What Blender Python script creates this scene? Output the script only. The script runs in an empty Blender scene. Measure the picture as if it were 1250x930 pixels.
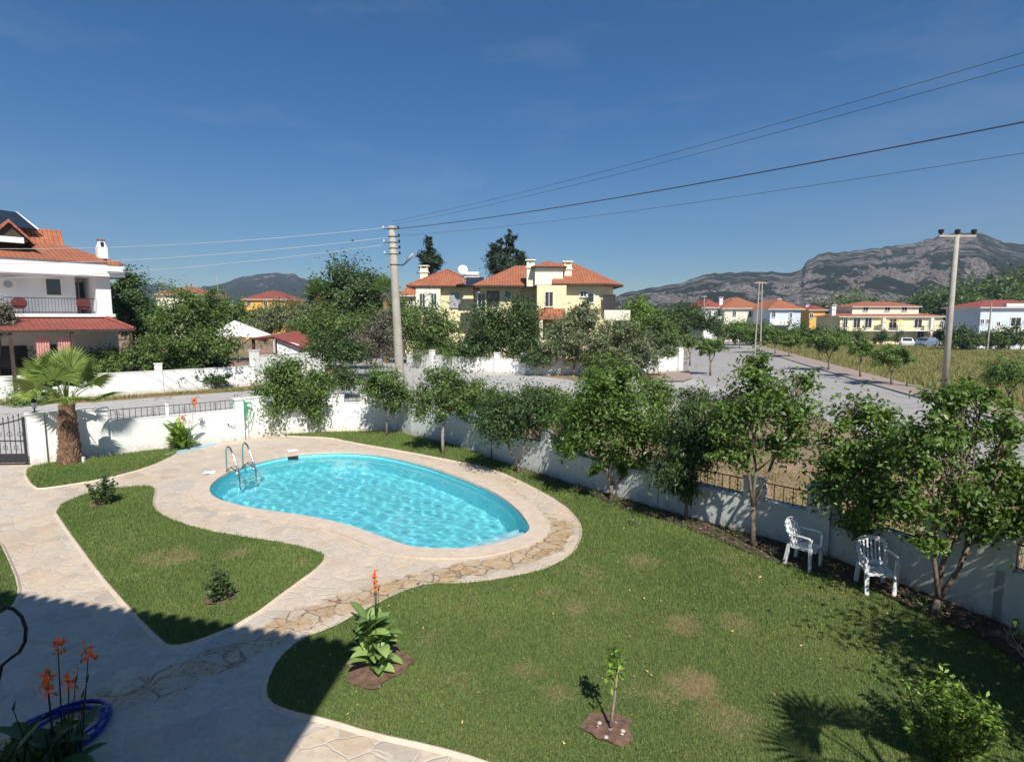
import bpy, bmesh, math, random
import numpy as np
from mathutils import Vector, Matrix
from mathutils.geometry import delaunay_2d_cdt
R = math.radians
C = bpy.context.scene.collection
sc = bpy.context.scene
# ------------------------------------------------------------------ camera, sky, sun, exposure
F, EYE, YH, CY, CX = 700.0, 4.6, 388.0, 465.0, 625.0
PIT = math.atan((CY-YH)/F)
cam = bpy.data.cameras.new('camera'); camo = bpy.data.objects.new('camera', cam); C.objects.link(camo)
cam.sensor_width = 36; cam.lens = F/1250*36; cam.clip_end = 6000; cam.clip_start = 0.05
camo.location = (0, 0, EYE); camo.rotation_euler = (R(90)-PIT, 0, 0); sc.camera = camo
SUN_AZ, SUN_EL = R(-15), R(46)          # azimuth the shadows point to (from +Y), elevation
to_sun = Vector((-math.sin(SUN_AZ)*math.cos(SUN_EL), -math.cos(SUN_AZ)*math.cos(SUN_EL), math.sin(SUN_EL)))
sl = bpy.data.lights.new('sun', 'SUN'); sl.energy = 4.9; sl.angle = R(0.5); sl.cycles.is_caustics_light = True; sl.color = (1, .95, .87)
so = bpy.data.objects.new('sun', sl); C.objects.link(so); so.rotation_euler = to_sun.to_track_quat('Z', 'Y').to_euler()
w = bpy.data.worlds.new('World'); sc.world = w; w.use_nodes = True
nt = w.node_tree; bg = nt.nodes['Background']
sky = nt.nodes.new('ShaderNodeTexSky'); sky.sky_type = 'NISHITA'; sky.sun_disc = False
sky.sun_elevation = SUN_EL; sky.sun_rotation = math.atan2(to_sun.x, to_sun.y)
sky.air_density = 1.0; sky.dust_density = 0.6; sky.ozone_density = 5.0; sky.altitude = 300
gm = nt.nodes.new('ShaderNodeHueSaturation'); gm.inputs['Saturation'].default_value = 1.4
nt.links.new(sky.outputs[0], gm.inputs['Color'])
_tc = nt.nodes.new('ShaderNodeTexCoord'); _mp = nt.nodes.new('ShaderNodeMapping'); _mp.inputs['Scale'].default_value = (1.2, 1.2, 5)   # thin wisps of cloud
_nz = nt.nodes.new('ShaderNodeTexNoise'); _nz.inputs['Scale'].default_value = 2.6; _nz.inputs['Detail'].default_value = 8; _nz.inputs['Roughness'].default_value = .62
_rp = nt.nodes.new('ShaderNodeValToRGB'); _rp.color_ramp.elements[0].position = .52; _rp.color_ramp.elements[1].position = .78; _rp.color_ramp.elements[1].color = (.11, .11, .11, 1)
_mx = nt.nodes.new('ShaderNodeMix'); _mx.data_type = 'RGBA'; _mx.inputs[7].default_value = (7.5, 7.2, 8.0, 1)
nt.links.new(_tc.outputs['Generated'], _mp.inputs[0]); nt.links.new(_mp.outputs[0], _nz.inputs['Vector']); nt.links.new(_nz.outputs[0], _rp.inputs[0])
nt.links.new(_rp.outputs[0], _mx.inputs[0]); nt.links.new(gm.outputs[0], _mx.inputs[6]); nt.links.new(_mx.outputs[2], bg.inputs[0])
bg.inputs[1].default_value = 0.070
sc.view_settings.view_transform = 'Standard'; sc.view_settings.look = 'None'
sc.view_settings.exposure = 0.3; sc.view_settings.gamma = 1.0; sc.view_settings.use_curve_mapping = False
sc.render.engine = 'CYCLES'
sc.cycles.max_bounces = 8; sc.cycles.transparent_max_bounces = 16; sc.cycles.volume_bounces = 0

# ------------------------------------------------------------------ pixel of the photograph -> point on a level plane
def ray(x, y):
    u = (x-CX)/F; v = (CY-y)/F
    return (u, math.cos(PIT)+v*math.sin(PIT), -math.sin(PIT)+v*math.cos(PIT))
def G(x, y, z=0.0):
    d = ray(x, y); t = (z-EYE)/d[2]; return Vector((d[0]*t, d[1]*t))
def Q(x, y, Y):                        # point at depth Y seen at pixel x,y
    d = ray(x, y); t = Y/d[1]; return Vector((d[0]*t, Y, EYE+d[2]*t))

# ------------------------------------------------------------------ materials
def newmat(name):
    m = bpy.data.materials.new(name); m.use_nodes = True
    return m, m.node_tree, m.node_tree.nodes['Principled BSDF']
def N(t, typ, **kw):
    n = t.nodes.new(typ)
    for k, v in kw.items():
        if k in n.inputs: n.inputs[k].default_value = v
        else: setattr(n, k, v)
    return n
def rgb(c): return (c[0], c[1], c[2], 1)
def ramp(t, fac, stops):
    r = t.nodes.new('ShaderNodeValToRGB'); e = r.color_ramp.elements
    while len(e) < len(stops): e.new(0.5)
    for i, (p, c) in enumerate(stops): e[i].position = p; e[i].color = rgb(c) if hasattr(c, '__len__') else (c, c, c, 1)
    t.links.new(fac, r.inputs[0]); return r.outputs[0]
def mixc(t, f, a, b, mode='MIX'):
    n = t.nodes.new('ShaderNodeMix'); n.data_type = 'RGBA'; n.blend_type = mode
    for s, v in ((n.inputs[0], f), (n.inputs[6], a), (n.inputs[7], b)):
        if isinstance(v, bpy.types.NodeSocket): t.links.new(v, s)
        elif hasattr(v, '__len__'): s.default_value = rgb(v)
        else: s.default_value = v
    return n.outputs[2]
def coords(t): return t.nodes.new('ShaderNodeTexCoord').outputs['Object']
def gcoords(t): return t.nodes.new('ShaderNodeNewGeometry').outputs['Position']
def noise(t, co, s, d=4, out='Fac', rough=.55, dist=0):
    n = N(t, 'ShaderNodeTexNoise', Scale=s, Detail=d, Roughness=rough, Distortion=dist)
    t.links.new(co, n.inputs['Vector']); return n.outputs[out]
def bump(t, b, h, strength=.3, dist=.02):
    n = N(t, 'ShaderNodeBump', Strength=strength, Distance=dist)
    t.links.new(h, n.inputs['Height']); t.links.new(n.outputs[0], b.inputs['Normal']); return n
def simple(name, c, rough=.6, var=.15, scale=3, bmp=.15, metal=0, dirt=None, spec=.5, bs=40):
    m, t, b = newmat(name); co = coords(t)
    n1 = noise(t, co, scale, 5)
    lo = [x*(1-var) for x in c]; hi = [min(1, x*(1+var)) for x in c]
    col = ramp(t, n1, [(.3, lo), (.7, hi)])
    if dirt:
        n2 = noise(t, co, scale*.6, 8, rough=.7, dist=.6)
        col = mixc(t, ramp(t, n2, [(.5, 0), (.72, .6)]), col, dirt)
    t.links.new(col, b.inputs['Base Color']); b.inputs['Roughness'].default_value = rough
    b.inputs['Metallic'].default_value = metal; b.inputs['Specular IOR Level'].default_value = spec
    if bmp: bump(t, b, noise(t, co, bs, 3), bmp, .01)
    return m
def leafmat(name, c, tr=.3, rough=.45, spec=.4, dry=None):
    m, t, b = newmat(name)
    a = N(t, 'ShaderNodeAttribute', attribute_name='var')
    hsv = N(t, 'ShaderNodeHueSaturation'); hsv.inputs['Color'].default_value = rgb(c)
    mr = N(t, 'ShaderNodeMapRange'); mr.inputs[3].default_value = .55; mr.inputs[4].default_value = 2.7
    t.links.new(a.outputs['Fac'], mr.inputs[0]); t.links.new(mr.outputs[0], hsv.inputs['Value'])
    mh = N(t, 'ShaderNodeMapRange'); mh.inputs[3].default_value = .515; mh.inputs[4].default_value = .475
    t.links.new(a.outputs['Fac'], mh.inputs[0]); t.links.new(mh.outputs[0], hsv.inputs['Hue'])
    col = hsv.outputs[0]
    if dry:
        col = mixc(t, ramp(t, a.outputs['Fac'], [(.93, 0), (.95, 1)]), col, dry)
    t.links.new(col, b.inputs['Base Color']); b.inputs['Roughness'].default_value = rough
    b.inputs['Specular IOR Level'].default_value = spec
    tl = N(t, 'ShaderNodeBsdfTranslucent'); c2 = mixc(t, .5, col, (c[0]*1.8, c[1]*1.9, c[2]*.7))
    t.links.new(c2, tl.inputs[0])
    mx = N(t, 'ShaderNodeMixShader'); mx.inputs[0].default_value = tr
    t.links.new(b.outputs[0], mx.inputs[1]); t.links.new(tl.outputs[0], mx.inputs[2])
    t.links.new(mx.outputs[0], t.nodes['Material Output'].inputs[0])
    return m
M = {}
M['citrus'] = leafmat('citrus leaves', (.10, .165, .036), .42, .4, dry=(.25, .22, .05))
M['dark_leaf'] = leafmat('dark leaves', (.052, .09, .028), .3, .45)
M['mid_leaf'] = leafmat('mid leaves', (.10, .155, .044), .4, .5)
M['bright_leaf'] = leafmat('bright leaves', (.11, .19, .03), .35, .5)
M['olive_leaf'] = leafmat('olive leaves', (.13, .16, .08), .3, .5)
M['grey_leaf'] = leafmat('greyish twigs and leaves', (.11, .105, .075), .15, .6)
M['conifer'] = leafmat('conifer needles', (.025, .045, .024), .1, .6)
M['pine'] = leafmat('pine needles', (.10, .165, .04), .3, .6)
M['palm_leaf'] = leafmat('palm leaf', (.14, .20, .05), .3, .4)
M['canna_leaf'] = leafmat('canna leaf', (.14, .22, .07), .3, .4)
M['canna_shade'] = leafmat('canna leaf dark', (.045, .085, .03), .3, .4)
M['flower'] = leafmat('orange red petals', (.66, .15, .02), .3, .5)
M['pink'] = leafmat('pink petals', (.7, .12, .2), .3, .5)
M['bark'] = simple('bark', (.16, .12, .09), .9, .35, 12, .8)
M['bark_pale'] = simple('pale bark', (.3, .25, .2), .9, .3, 12, .8)
M['palm_bark'] = simple('palm bark', (.24, .14, .085), .9, .5, 9, .7)
M['twig'] = simple('bare twigs', (.38, .33, .28), .8, .2, 12, .3)
def wallmat(name, c, dirt):
    m, t, b = newmat(name); co = gcoords(t)
    col = ramp(t, noise(t, co, 1.1, 6), [(.3, [x*.93 for x in c]), (.7, c)])
    sp = N(t, 'ShaderNodeSeparateXYZ'); t.links.new(co, sp.inputs[0])
    mr = N(t, 'ShaderNodeMapRange'); mr.inputs[1].default_value = .02; mr.inputs[2].default_value = .34; mr.inputs[3].default_value = .34; mr.inputs[4].default_value = 0; t.links.new(sp.outputs[2], mr.inputs[0])
    ad = N(t, 'ShaderNodeMath', operation='ADD'); t.links.new(mr.outputs[0], ad.inputs[0]); t.links.new(noise(t, co, 5, 8, rough=.7), ad.inputs[1])
    col = mixc(t, ramp(t, ad.outputs[0], [(.56, 0), (.82, .75)]), col, dirt)
    mp = N(t, 'ShaderNodeMapping'); mp.inputs['Scale'].default_value = (5, 5, .45); t.links.new(co, mp.inputs[0])
    col = mixc(t, ramp(t, noise(t, mp.outputs[0], 1.6, 7, rough=.7), [(.52, 0), (.75, .4)]), col, dirt)
    t.links.new(col, b.inputs['Base Color']); b.inputs['Roughness'].default_value = .88
    bump(t, b, noise(t, co, 35, 4), .3, .01); return m
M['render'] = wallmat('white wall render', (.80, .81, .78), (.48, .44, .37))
M['render_shaded'] = wallmat('shade toned wall render', (.60, .64, .61), (.33, .33, .29))  # darker copy of the white render; the wall's shade is put into its colour
M['white'] = simple('white house render', (.76, .76, .76), .8, .05, .8, .1)
M['cream'] = simple('cream wall', (.80, .70, .44), .8, .06, .8, .1)
M['pale_cream'] = simple('pale cream wall', (.80, .76, .60), .8, .06, .8, .1)
M['ochre'] = simple('orange wall', (.75, .42, .10), .8, .06, .8, .1)
M['trim'] = simple('white trim', (.78, .77, .74), .7, .04, 2, .05)
M['blue_white'] = simple('bluish wall', (.60, .66, .74), .8, .05, .8, .1)
M['conc'] = simple('concrete', (.40, .37, .31), .9, .12, 3, .4, dirt=(.28, .25, .21))
M['iron'] = simple('black iron', (.025, .025, .03), .5, .3, 10, .1)
M['wire'] = simple('cable', (.05, .05, .055), .6, .1, 3, 0)
M['wire_pale'] = simple('aluminium cable', (.75, .75, .75), .35, .05, 3, 0, metal=.5)
M['steel'] = simple('stainless steel', (.6, .6, .6), .22, .05, 5, 0, metal=1)
M['plastic'] = simple('white plastic', (.78, .79, .80), .4, .04, 6, .05)
M['dark_wood'] = simple('dark timber', (.06, .035, .025), .7, .3, 6, .2)
M['glass'] = simple('window glass', (.03, .035, .045), .12, .3, 2, 0, spec=.8)
M['shutter'] = simple('grey shutter', (.35, .37, .40), .6, .1, 3, .1)
M['green_hose'] = simple('green hose', (.02, .38, .16), .4, .1, 6, 0)
M['blue_hose'] = simple('blue hose', (.012, .03, .28), .35, .1, 6, 0)
M['black_rubber'] = simple('black rubber', (.015, .015, .015), .5, .1, 6, 0)
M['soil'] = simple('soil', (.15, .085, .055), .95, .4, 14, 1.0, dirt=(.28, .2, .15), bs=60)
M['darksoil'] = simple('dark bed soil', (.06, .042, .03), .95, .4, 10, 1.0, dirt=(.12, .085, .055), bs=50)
M['stone'] = simple('pale stone', (.5, .46, .4), .9, .2, 6, .5)
M['red_fabric'] = simple('red fabric', (.11, .014, .018), .8, .2, 3, .1)
M['stripe'] = simple('pink cloth', (.62, .3, .26), .8, .1, 3, .1)
M['yellow_fabric'] = simple('yellow fabric', (.85, .6, .2), .8, .1, 3, .1)
M['car_white'] = simple('white car paint', (.7, .7, .7), .25, .03, 3, 0)
M['car_blue'] = simple('blue grey car paint', (.22, .3, .38), .25, .03, 3, 0, metal=.3)
M['lamp_glass'] = simple('clouded lamp glass', (.6, .62, .62), .2, .05, 3, 0)
M['tail'] = simple('red lens', (.4, .02, .02), .3, .05, 3, 0)
M['coping'] = simple('coping stone', (.60, .49, .385), .75, .1, 5, .25, dirt=(.46, .37, .30), bs=30)
M['solar'] = simple('solar collector glass', (.02, .03, .05), .25, .2, 2, 0)

def roofmat(name, c, c2):
    m, t, b = newmat(name)
    uv = t.nodes.new('ShaderNodeUVMap').outputs[0]
    sep = N(t, 'ShaderNodeSeparateXYZ'); t.links.new(uv, sep.inputs[0])
    br = N(t, 'ShaderNodeTexBrick'); br.offset = 0; br.inputs['Scale'].default_value = 1; br.inputs['Brick Width'].default_value = .25
    br.inputs['Row Height'].default_value = .36; br.inputs['Mortar Size'].default_value = .012; br.inputs['Color1'].default_value = rgb(c)
    br.inputs['Color2'].default_value = rgb(c2); br.inputs['Mortar'].default_value = (c[0]*.35, c[1]*.35, c[2]*.35, 1)
    t.links.new(uv, br.inputs['Vector'])
    n = noise(t, uv, .7, 6, rough=.65)
    col = mixc(t, ramp(t, n, [(.42, 0), (.72, .65)]), br.outputs[0], (.23, .10, .06))
    t.links.new(col, b.inputs['Base Color']); b.inputs['Roughness'].default_value = .85
    def mt(op, a, bb=None):
        x = N(t, 'ShaderNodeMath', operation=op); t.links.new(a, x.inputs[0])
        if bb is not None:
            if isinstance(bb, bpy.types.NodeSocket): t.links.new(bb, x.inputs[1])
            else: x.inputs[1].default_value = bb
        return x.outputs[0]
    s = mt('SINE', mt('MULTIPLY', sep.outputs[0], 2*math.pi/.25))
    r = mt('FRACT', mt('DIVIDE', sep.outputs[1], -.36))
    h = mt('ADD', mt('MULTIPLY', s, .5), r)
    bump(t, b, h, .9, .05)
    return m
M['tile'] = roofmat('orange clay tiles', (.48, .17, .08), (.38, .125, .062))
M['tile_red'] = roofmat('red clay tiles', (.36, .085, .06), (.28, .065, .05))

# crazy paving -----------------------------------------------------
def paving(name):
    m, t, b = newmat(name); co = gcoords(t)
    nd = noise(t, co, 1.3, 3, 'Color'); wco = mixc(t, .22, co, nd, 'LINEAR_LIGHT')
    v = N(t, 'ShaderNodeTexVoronoi', Scale=2.7); t.links.new(wco, v.inputs['Vector'])
    e = N(t, 'ShaderNodeTexVoronoi', Scale=2.7, feature='DISTANCE_TO_EDGE'); t.links.new(wco, e.inputs['Vector'])
    sp = N(t, 'ShaderNodeSeparateColor'); t.links.new(v.outputs['Color'], sp.inputs[0])
    stone = ramp(t, sp.outputs[0], [(0, (.48, .38, .27)), (.25, (.64, .50, .35)), (.5, (.56, .47, .36)), (.72, (.68, .54, .38)), (.9, (.44, .38, .31)), (1, (.68, .48, .32))])
    big = noise(t, co, .35, 4)
    stone = mixc(t, ramp(t, big, [(.4, 0), (.62, .5)]), stone, (.60, .56, .50))
    fine = noise(t, co, 9, 8, rough=.7)
    stone = mixc(t, ramp(t, fine, [(.35, .5), (.6, 0)]), stone, (.36, .29, .22))
    edge = ramp(t, e.outputs['Distance'], [(.012, 1), (.05, 0)])
    grout = mixc(t, noise(t, co, 5, 4), (.50, .43, .35), (.61, .54, .45))
    a = N(t, 'ShaderNodeAttribute', attribute_name='stain')
    n2 = noise(t, co, 2.4, 7, rough=.7, dist=.8)
    mm = N(t, 'ShaderNodeMath', operation='ADD'); t.links.new(a.outputs['Fac'], mm.inputs[0]); t.links.new(n2, mm.inputs[1])
    st = ramp(t, mm.outputs[0], [(.90, 0), (1.18, 1)])
    wornst = ramp(t, sp.outputs[1], [(0, (.40, .26, .13)), (.4, (.52, .35, .17)), (.75, (.45, .37, .27)), (1, (.58, .40, .20))])
    col = mixc(t, edge, stone, grout)
    e2 = N(t, 'ShaderNodeTexVoronoi', Scale=4.6, feature='DISTANCE_TO_EDGE'); t.links.new(mixc(t, .3, co, noise(t, co, 3, 4, 'Color'), 'LINEAR_LIGHT'), e2.inputs['Vector'])
    fade = noise(t, co, 3.1, 6, rough=.7)
    crk = mixc(t, ramp(t, fade, [(.42, 0), (.58, 1)]), ramp(t, e.outputs['Distance'], [(.01, .9), (.055, 0)]), ramp(t, e2.outputs['Distance'], [(.008, .9), (.05, 0)]))
    cols = mixc(t, crk, mixc(t, ramp(t, fade, [(.35, .25), (.6, .9)]), stone, wornst), (.13, .07, .04))
    col = mixc(t, st, col, cols)
    t.links.new(col, b.inputs['Base Color'])
    t.links.new(ramp(t, st, [(0, .8), (1, .45)]), b.inputs['Roughness'])
    hh = mixc(t, .3, ramp(t, e.outputs['Distance'], [(0, 0), (.05, 1)]), noise(t, co, 7, 6))
    bump(t, b, hh, .55, .022)
    return m
M['paving'] = paving('crazy paving')

def lawnmat(name):
    m, t, b = newmat(name); co = gcoords(t)
    a = N(t, 'ShaderNodeAttribute', attribute_name='dry')
    n = noise(t, co, 1.1, 6, rough=.65); f = noise(t, co, 30, 5, rough=.7)
    g = mixc(t, n, (.10, .15, .045), (.18, .21, .075)); g = mixc(t, ramp(t, f, [(.3, .6), (.6, 0)]), g, (.02, .03, .01))
    mm = N(t, 'ShaderNodeMath', operation='ADD'); t.links.new(a.outputs['Fac'], mm.inputs[0]); t.links.new(noise(t, co, 4, 6, rough=.7), mm.inputs[1])
    dry = mixc(t, noise(t, co, 12, 4), (.20, .12, .065), (.32, .24, .12))
    col = mixc(t, ramp(t, mm.outputs[0], [(.68, 0), (1.1, 1)]), g, dry)
    t.links.new(col, b.inputs['Base Color']); b.inputs['Roughness'].default_value = .95; b.inputs['Specular IOR Level'].default_value = .1
    bump(t, b, f, .8, .03); return m
M['lawn'] = lawnmat('lawn turf')
def blademat(name, g1, g2, d):
    m, t, b = newmat(name)
    a = N(t, 'ShaderNodeAttribute', attribute_name='var'); a2 = N(t, 'ShaderNodeAttribute', attribute_name='dry')
    col = mixc(t, a.outputs['Fac'], g1, g2); col = mixc(t, a2.outputs['Fac'], col, d)
    t.links.new(col, b.inputs['Base Color']); b.inputs['Roughness'].default_value = .6; b.inputs['Specular IOR Level'].default_value = .25
    tl = N(t, 'ShaderNodeBsdfTranslucent'); t.links.new(col, tl.inputs[0])
    mx = N(t, 'ShaderNodeMixShader'); mx.inputs[0].default_value = .35
    t.links.new(b.outputs[0], mx.inputs[1]); t.links.new(tl.outputs[0], mx.inputs[2]); t.links.new(mx.outputs[0], t.nodes['Material Output'].inputs[0])
    return m
M['blade'] = blademat('grass blades', (.125, .205, .052), (.255, .335, .10), (.42, .33, .18))
M['dryblade'] = blademat('dry meadow grass', (.27, .27, .09), (.46, .40, .17), (.15, .19, .06))

def groundmat():
    m, t, b = newmat('dusty ground'); co = gcoords(t)
    n = noise(t, co, .12, 8, rough=.65); n2 = noise(t, co, 2.5, 6, rough=.7); n3 = noise(t, co, .9, 7, rough=.7)
    c = mixc(t, n2, (.24, .14, .09), (.42, .28, .19))
    c = mixc(t, ramp(t, n3, [(.5, 0), (.64, .75)]), c, (.15, .14, .05))
    c = mixc(t, ramp(t, n, [(.45, 0), (.6, .6)]), c, (.10, .11, .04))
    t.links.new(c, b.inputs['Base Color']); b.inputs['Roughness'].default_value = .95
    bump(t, b, n2, .8, .06); return m
M['ground'] = groundmat()
def asphaltmat(name, c1, c2, crack=True):
    m, t, b = newmat(name); co = gcoords(t)
    n = noise(t, co, .35, 7, rough=.65); n2 = noise(t, co, 6, 5, rough=.7)
    c = mixc(t, n, c1, c2); c = mixc(t, ramp(t, n2, [(.35, .35), (.6, 0)]), c, [x*.6 for x in c1])
    if crack:
        e = N(t, 'ShaderNodeTexVoronoi', Scale=.35, feature='DISTANCE_TO_EDGE'); t.links.new(mixc(t, .3, co, noise(t, co, 1.2, 5, 'Color'), 'LINEAR_LIGHT'), e.inputs['Vector'])
        c = mixc(t, ramp(t, e.outputs['Distance'], [(.006, .5), (.015, 0)]), c, (.10, .09, .08))
    t.links.new(c, b.inputs['Base Color']); b.inputs['Roughness'].default_value = .9
    bump(t, b, n2, .3, .02); return m
M['road'] = asphaltmat('worn asphalt', (.30, .285, .27), (.43, .405, .38))
M['whiteroad'] = asphaltmat('pale concrete road', (.40, .385, .36), (.52, .50, .47))
M['pinkpave'] = asphaltmat('pinkish pavement', (.30, .23, .19), (.40, .32, .27), False)
M['kerb'] = simple('kerb stone', (.42, .40, .37), .9, .15, 2, .3)
def fieldmat():
    m, t, b = newmat('dry field'); co = gcoords(t)
    n = noise(t, co, .16, 7, rough=.6); n2 = noise(t, co, 1.8, 6, rough=.75)
    c = ramp(t, n, [(.3, (.14, .14, .05)), (.48, (.28, .24, .08)), (.6, (.33, .26, .10)), (.75, (.24, .16, .09))])
    c = mixc(t, ramp(t, n2, [(.4, .7), (.62, 0)]), c, (.10, .10, .035))
    t.links.new(c, b.inputs['Base Color']); b.inputs['Roughness'].default_value = .95
    bump(t, b, n2, 1, .2); return m
M['field'] = fieldmat()
def mountmat():
    m, t, b = newmat('rocky scrub mountain'); co = gcoords(t)
    mp = N(t, 'ShaderNodeMapping'); mp.inputs['Scale'].default_value = (1, .7, .8); t.links.new(co, mp.inputs[0]); v = mp.outputs[0]
    a = noise(t, v, .09, 8, rough=.75, dist=.5); d0 = noise(t, v, .02, 9, rough=.72, dist=.7); d_ = N(t, 'ShaderNodeMapRange'); d_.inputs[1].default_value = .35; d_.inputs[2].default_value = .65; t.links.new(d0, d_.inputs[0]); d = d_.outputs[0]
    f = N(t, 'ShaderNodeMath', operation='ADD'); t.links.new(a, f.inputs[0]); t.links.new(d, f.inputs[1])
    att = N(t, 'ShaderNodeAttribute', attribute_name='green')
    f2 = N(t, 'ShaderNodeMath', operation='ADD'); t.links.new(f.outputs[0], f2.inputs[0]); t.links.new(att.outputs['Fac'], f2.inputs[1])
    hf = N(t, 'ShaderNodeMath', operation='MULTIPLY'); t.links.new(f2.outputs[0], hf.inputs[0]); hf.inputs[1].default_value = .5; f2 = hf
    rock = ramp(t, noise(t, v, .16, 8, rough=.8), [(.36, (.10, .09, .075)), (.5, (.36, .31, .27)), (.66, (.66, .58, .51))])
    rock = mixc(t, ramp(t, noise(t, v, .012, 4), [(.52, 0), (.75, .4)]), rock, (.38, .27, .20))
    c = mixc(t, ramp(t, f2.outputs[0], [(.482, 0), (.525, 1)]), rock, (.026, .042, .018))
    t.links.new(c, b.inputs['Base Color']); b.inputs['Roughness'].default_value = 1; b.inputs['Specular IOR Level'].default_value = .1
    bump(t, b, a, 1, 26); return m
M['mount'] = mountmat()
def poolmats():
    m, t, b = newmat('pool tile'); co = gcoords(t)
    br = N(t, 'ShaderNodeTexBrick'); br.offset = 0; br.inputs['Scale'].default_value = 1; br.inputs['Brick Width'].default_value = .05; br.inputs['Row Height'].default_value = .05
    br.inputs['Mortar Size'].default_value = .003; br.inputs['Color1'].default_value = (.20, .76, .82, 1); br.inputs['Color2'].default_value = (.26, .82, .87, 1); br.inputs['Mortar'].default_value = (.4, .7, .75, 1)
    t.links.new(co, br.inputs['Vector'])
    t.links.new(br.outputs[0], b.inputs['Base Color']); b.inputs['Roughness'].default_value = .4
    M['basin'] = m
    m, t, b = newmat('pool water'); t.nodes.remove(b)
    gl = N(t, 'ShaderNodeBsdfRefraction', IOR=1.33, Roughness=0.0); gl.inputs['Color'].default_value = (.88, .985, 1, 1)
    gs = N(t, 'ShaderNodeBsdfGlossy', Roughness=.0); fr = N(t, 'ShaderNodeFresnel', IOR=1.33)
    mx = N(t, 'ShaderNodeMixShader'); t.links.new(fr.outputs[0], mx.inputs[0]); t.links.new(gl.outputs[0], mx.inputs[1]); t.links.new(gs.outputs[0], mx.inputs[2])
    t.links.new(mx.outputs[0], t.nodes['Material Output'].inputs[0]); M['water'] = m
    m, t, b = newmat('shallow step mosaic'); co = gcoords(t)
    c = ramp(t, noise(t, co, 25, 4, rough=.8), [(.4, (.45, .75, .85)), (.6, (.85, .92, .95))])
    t.links.new(c, b.inputs['Base Color']); M['step'] = m
poolmats()

# ------------------------------------------------------------------ mesh helpers
class MB:
    def __init__(s): s.v = []; s.f = []
    def add(s, vs, fs):
        o = len(s.v); s.v += [tuple(x) for x in vs]; s.f += [tuple(i+o for i in f) for f in fs]; return s
    def box(s, cx, cy, z0, sx, sy, h, rot=0):
        c, n = math.cos(rot), math.sin(rot); vs = []
        for z in (z0, z0+h):
            for a, b in ((-1, -1), (1, -1), (1, 1), (-1, 1)):
                x, y = a*sx/2, b*sy/2; vs.append((cx+x*c-y*n, cy+x*n+y*c, z))
        return s.add(vs, [(3, 2, 1, 0), (4, 5, 6, 7), (0, 1, 5, 4), (1, 2, 6, 5), (2, 3, 7, 6), (3, 0, 4, 7)])
    def bar(s, p, q, r, r2=None, n=6, caps=True): return s.tube([p, q], [r, r if r2 is None else r2], n, caps)
    def tube(s, pts, rs, n=6, caps=True):
        pts = [Vector(p) for p in pts]
        if not hasattr(rs, '__len__'): rs = [rs]*len(pts)
        vs = []; u = None
        for i, p in enumerate(pts):
            d = (pts[min(i+1, len(pts)-1)]-pts[max(i-1, 0)])
            if d.length < 1e-9: d = Vector((0, 0, 1))
            d.normalize()
            if u is None:
                u = d.orthogonal().normalized()
            else:
                u = (u-d*u.dot(d)); u = u.normalized() if u.length > 1e-6 else d.orthogonal().normalized()
            w_ = d.cross(u)
            for k in range(n):
                a = 2*math.pi*k/n; vs.append(p+(u*math.cos(a)+w_*math.sin(a))*rs[i])
        fs = []
        for i in range(len(pts)-1):
            for k in range(n): a = i*n+k; b = i*n+(k+1) % n; fs.append((a, b, b+n, a+n))
        if caps: fs += [tuple(range(n))[::-1], tuple(range((len(pts)-1)*n, len(pts)*n))]
        return s.add(vs, fs)
    def lathe(s, c, prof, n=16):
        vs = []; fs = []
        for r, z in prof:
            for k in range(n): a = 2*math.pi*k/n; vs.append((c[0]+r*math.cos(a), c[1]+r*math.sin(a), c[2]+z))
        for i in range(len(prof)-1):
            for k in range(n): a = i*n+k; b = i*n+(k+1) % n; fs.append((a, b, b+n, a+n))
        fs += [tuple(range(n))[::-1], tuple(range((len(prof)-1)*n, len(prof)*n))]
        return s.add(vs, fs)
    def prism(s, poly, z0, z1):
        n = len(poly); vs = [(p[0], p[1], z0) for p in poly]+[(p[0], p[1], z1) for p in poly]
        return s.add(vs, [tuple(range(n))[::-1], tuple(range(n, 2*n))]+[(i, (i+1) % n, n+(i+1) % n, n+i) for i in range(n)])
    def slab(s, a, b, z0a, z1a, z0b, z1b, th):   # vertical wall slab from a to b, thickness th
        a = Vector(a[:2]); b = Vector(b[:2]); d = (b-a).normalized(); nn = Vector((-d.y, d.x))*th/2
        P_ = [a-nn, b-nn, b+nn, a+nn]; lo = [z0a, z0b, z0b, z0a]; hi = [z1a, z1b, z1b, z1a]
        return s.add([(p.x, p.y, z) for p, z in zip(P_, lo)]+[(p.x, p.y, z) for p, z in zip(P_, hi)],
                     [(3, 2, 1, 0), (4, 5, 6, 7), (0, 1, 5, 4), (1, 2, 6, 5), (2, 3, 7, 6), (3, 0, 4, 7)])
    def build(s, name, mat, parent=None, smooth=False, uv=False, bevel=0):
        me = bpy.data.meshes.new(name); me.from_pydata(s.v, [], s.f); me.materials.append(mat)
        bm = bmesh.new(); bm.from_mesh(me); bmesh.ops.recalc_face_normals(bm, faces=bm.faces)
        if bevel: bmesh.ops.bevel(bm, geom=bm.edges[:], offset=bevel, segments=2, affect='EDGES', clamp_overlap=True)
        bm.to_mesh(me); bm.free()
        if smooth: me.polygons.foreach_set('use_smooth', [True]*len(me.polygons))
        if uv: plane_uv(me)
        o = bpy.data.objects.new(name, me); C.objects.link(o)
        if parent: o.parent = parent
        return o
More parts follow.
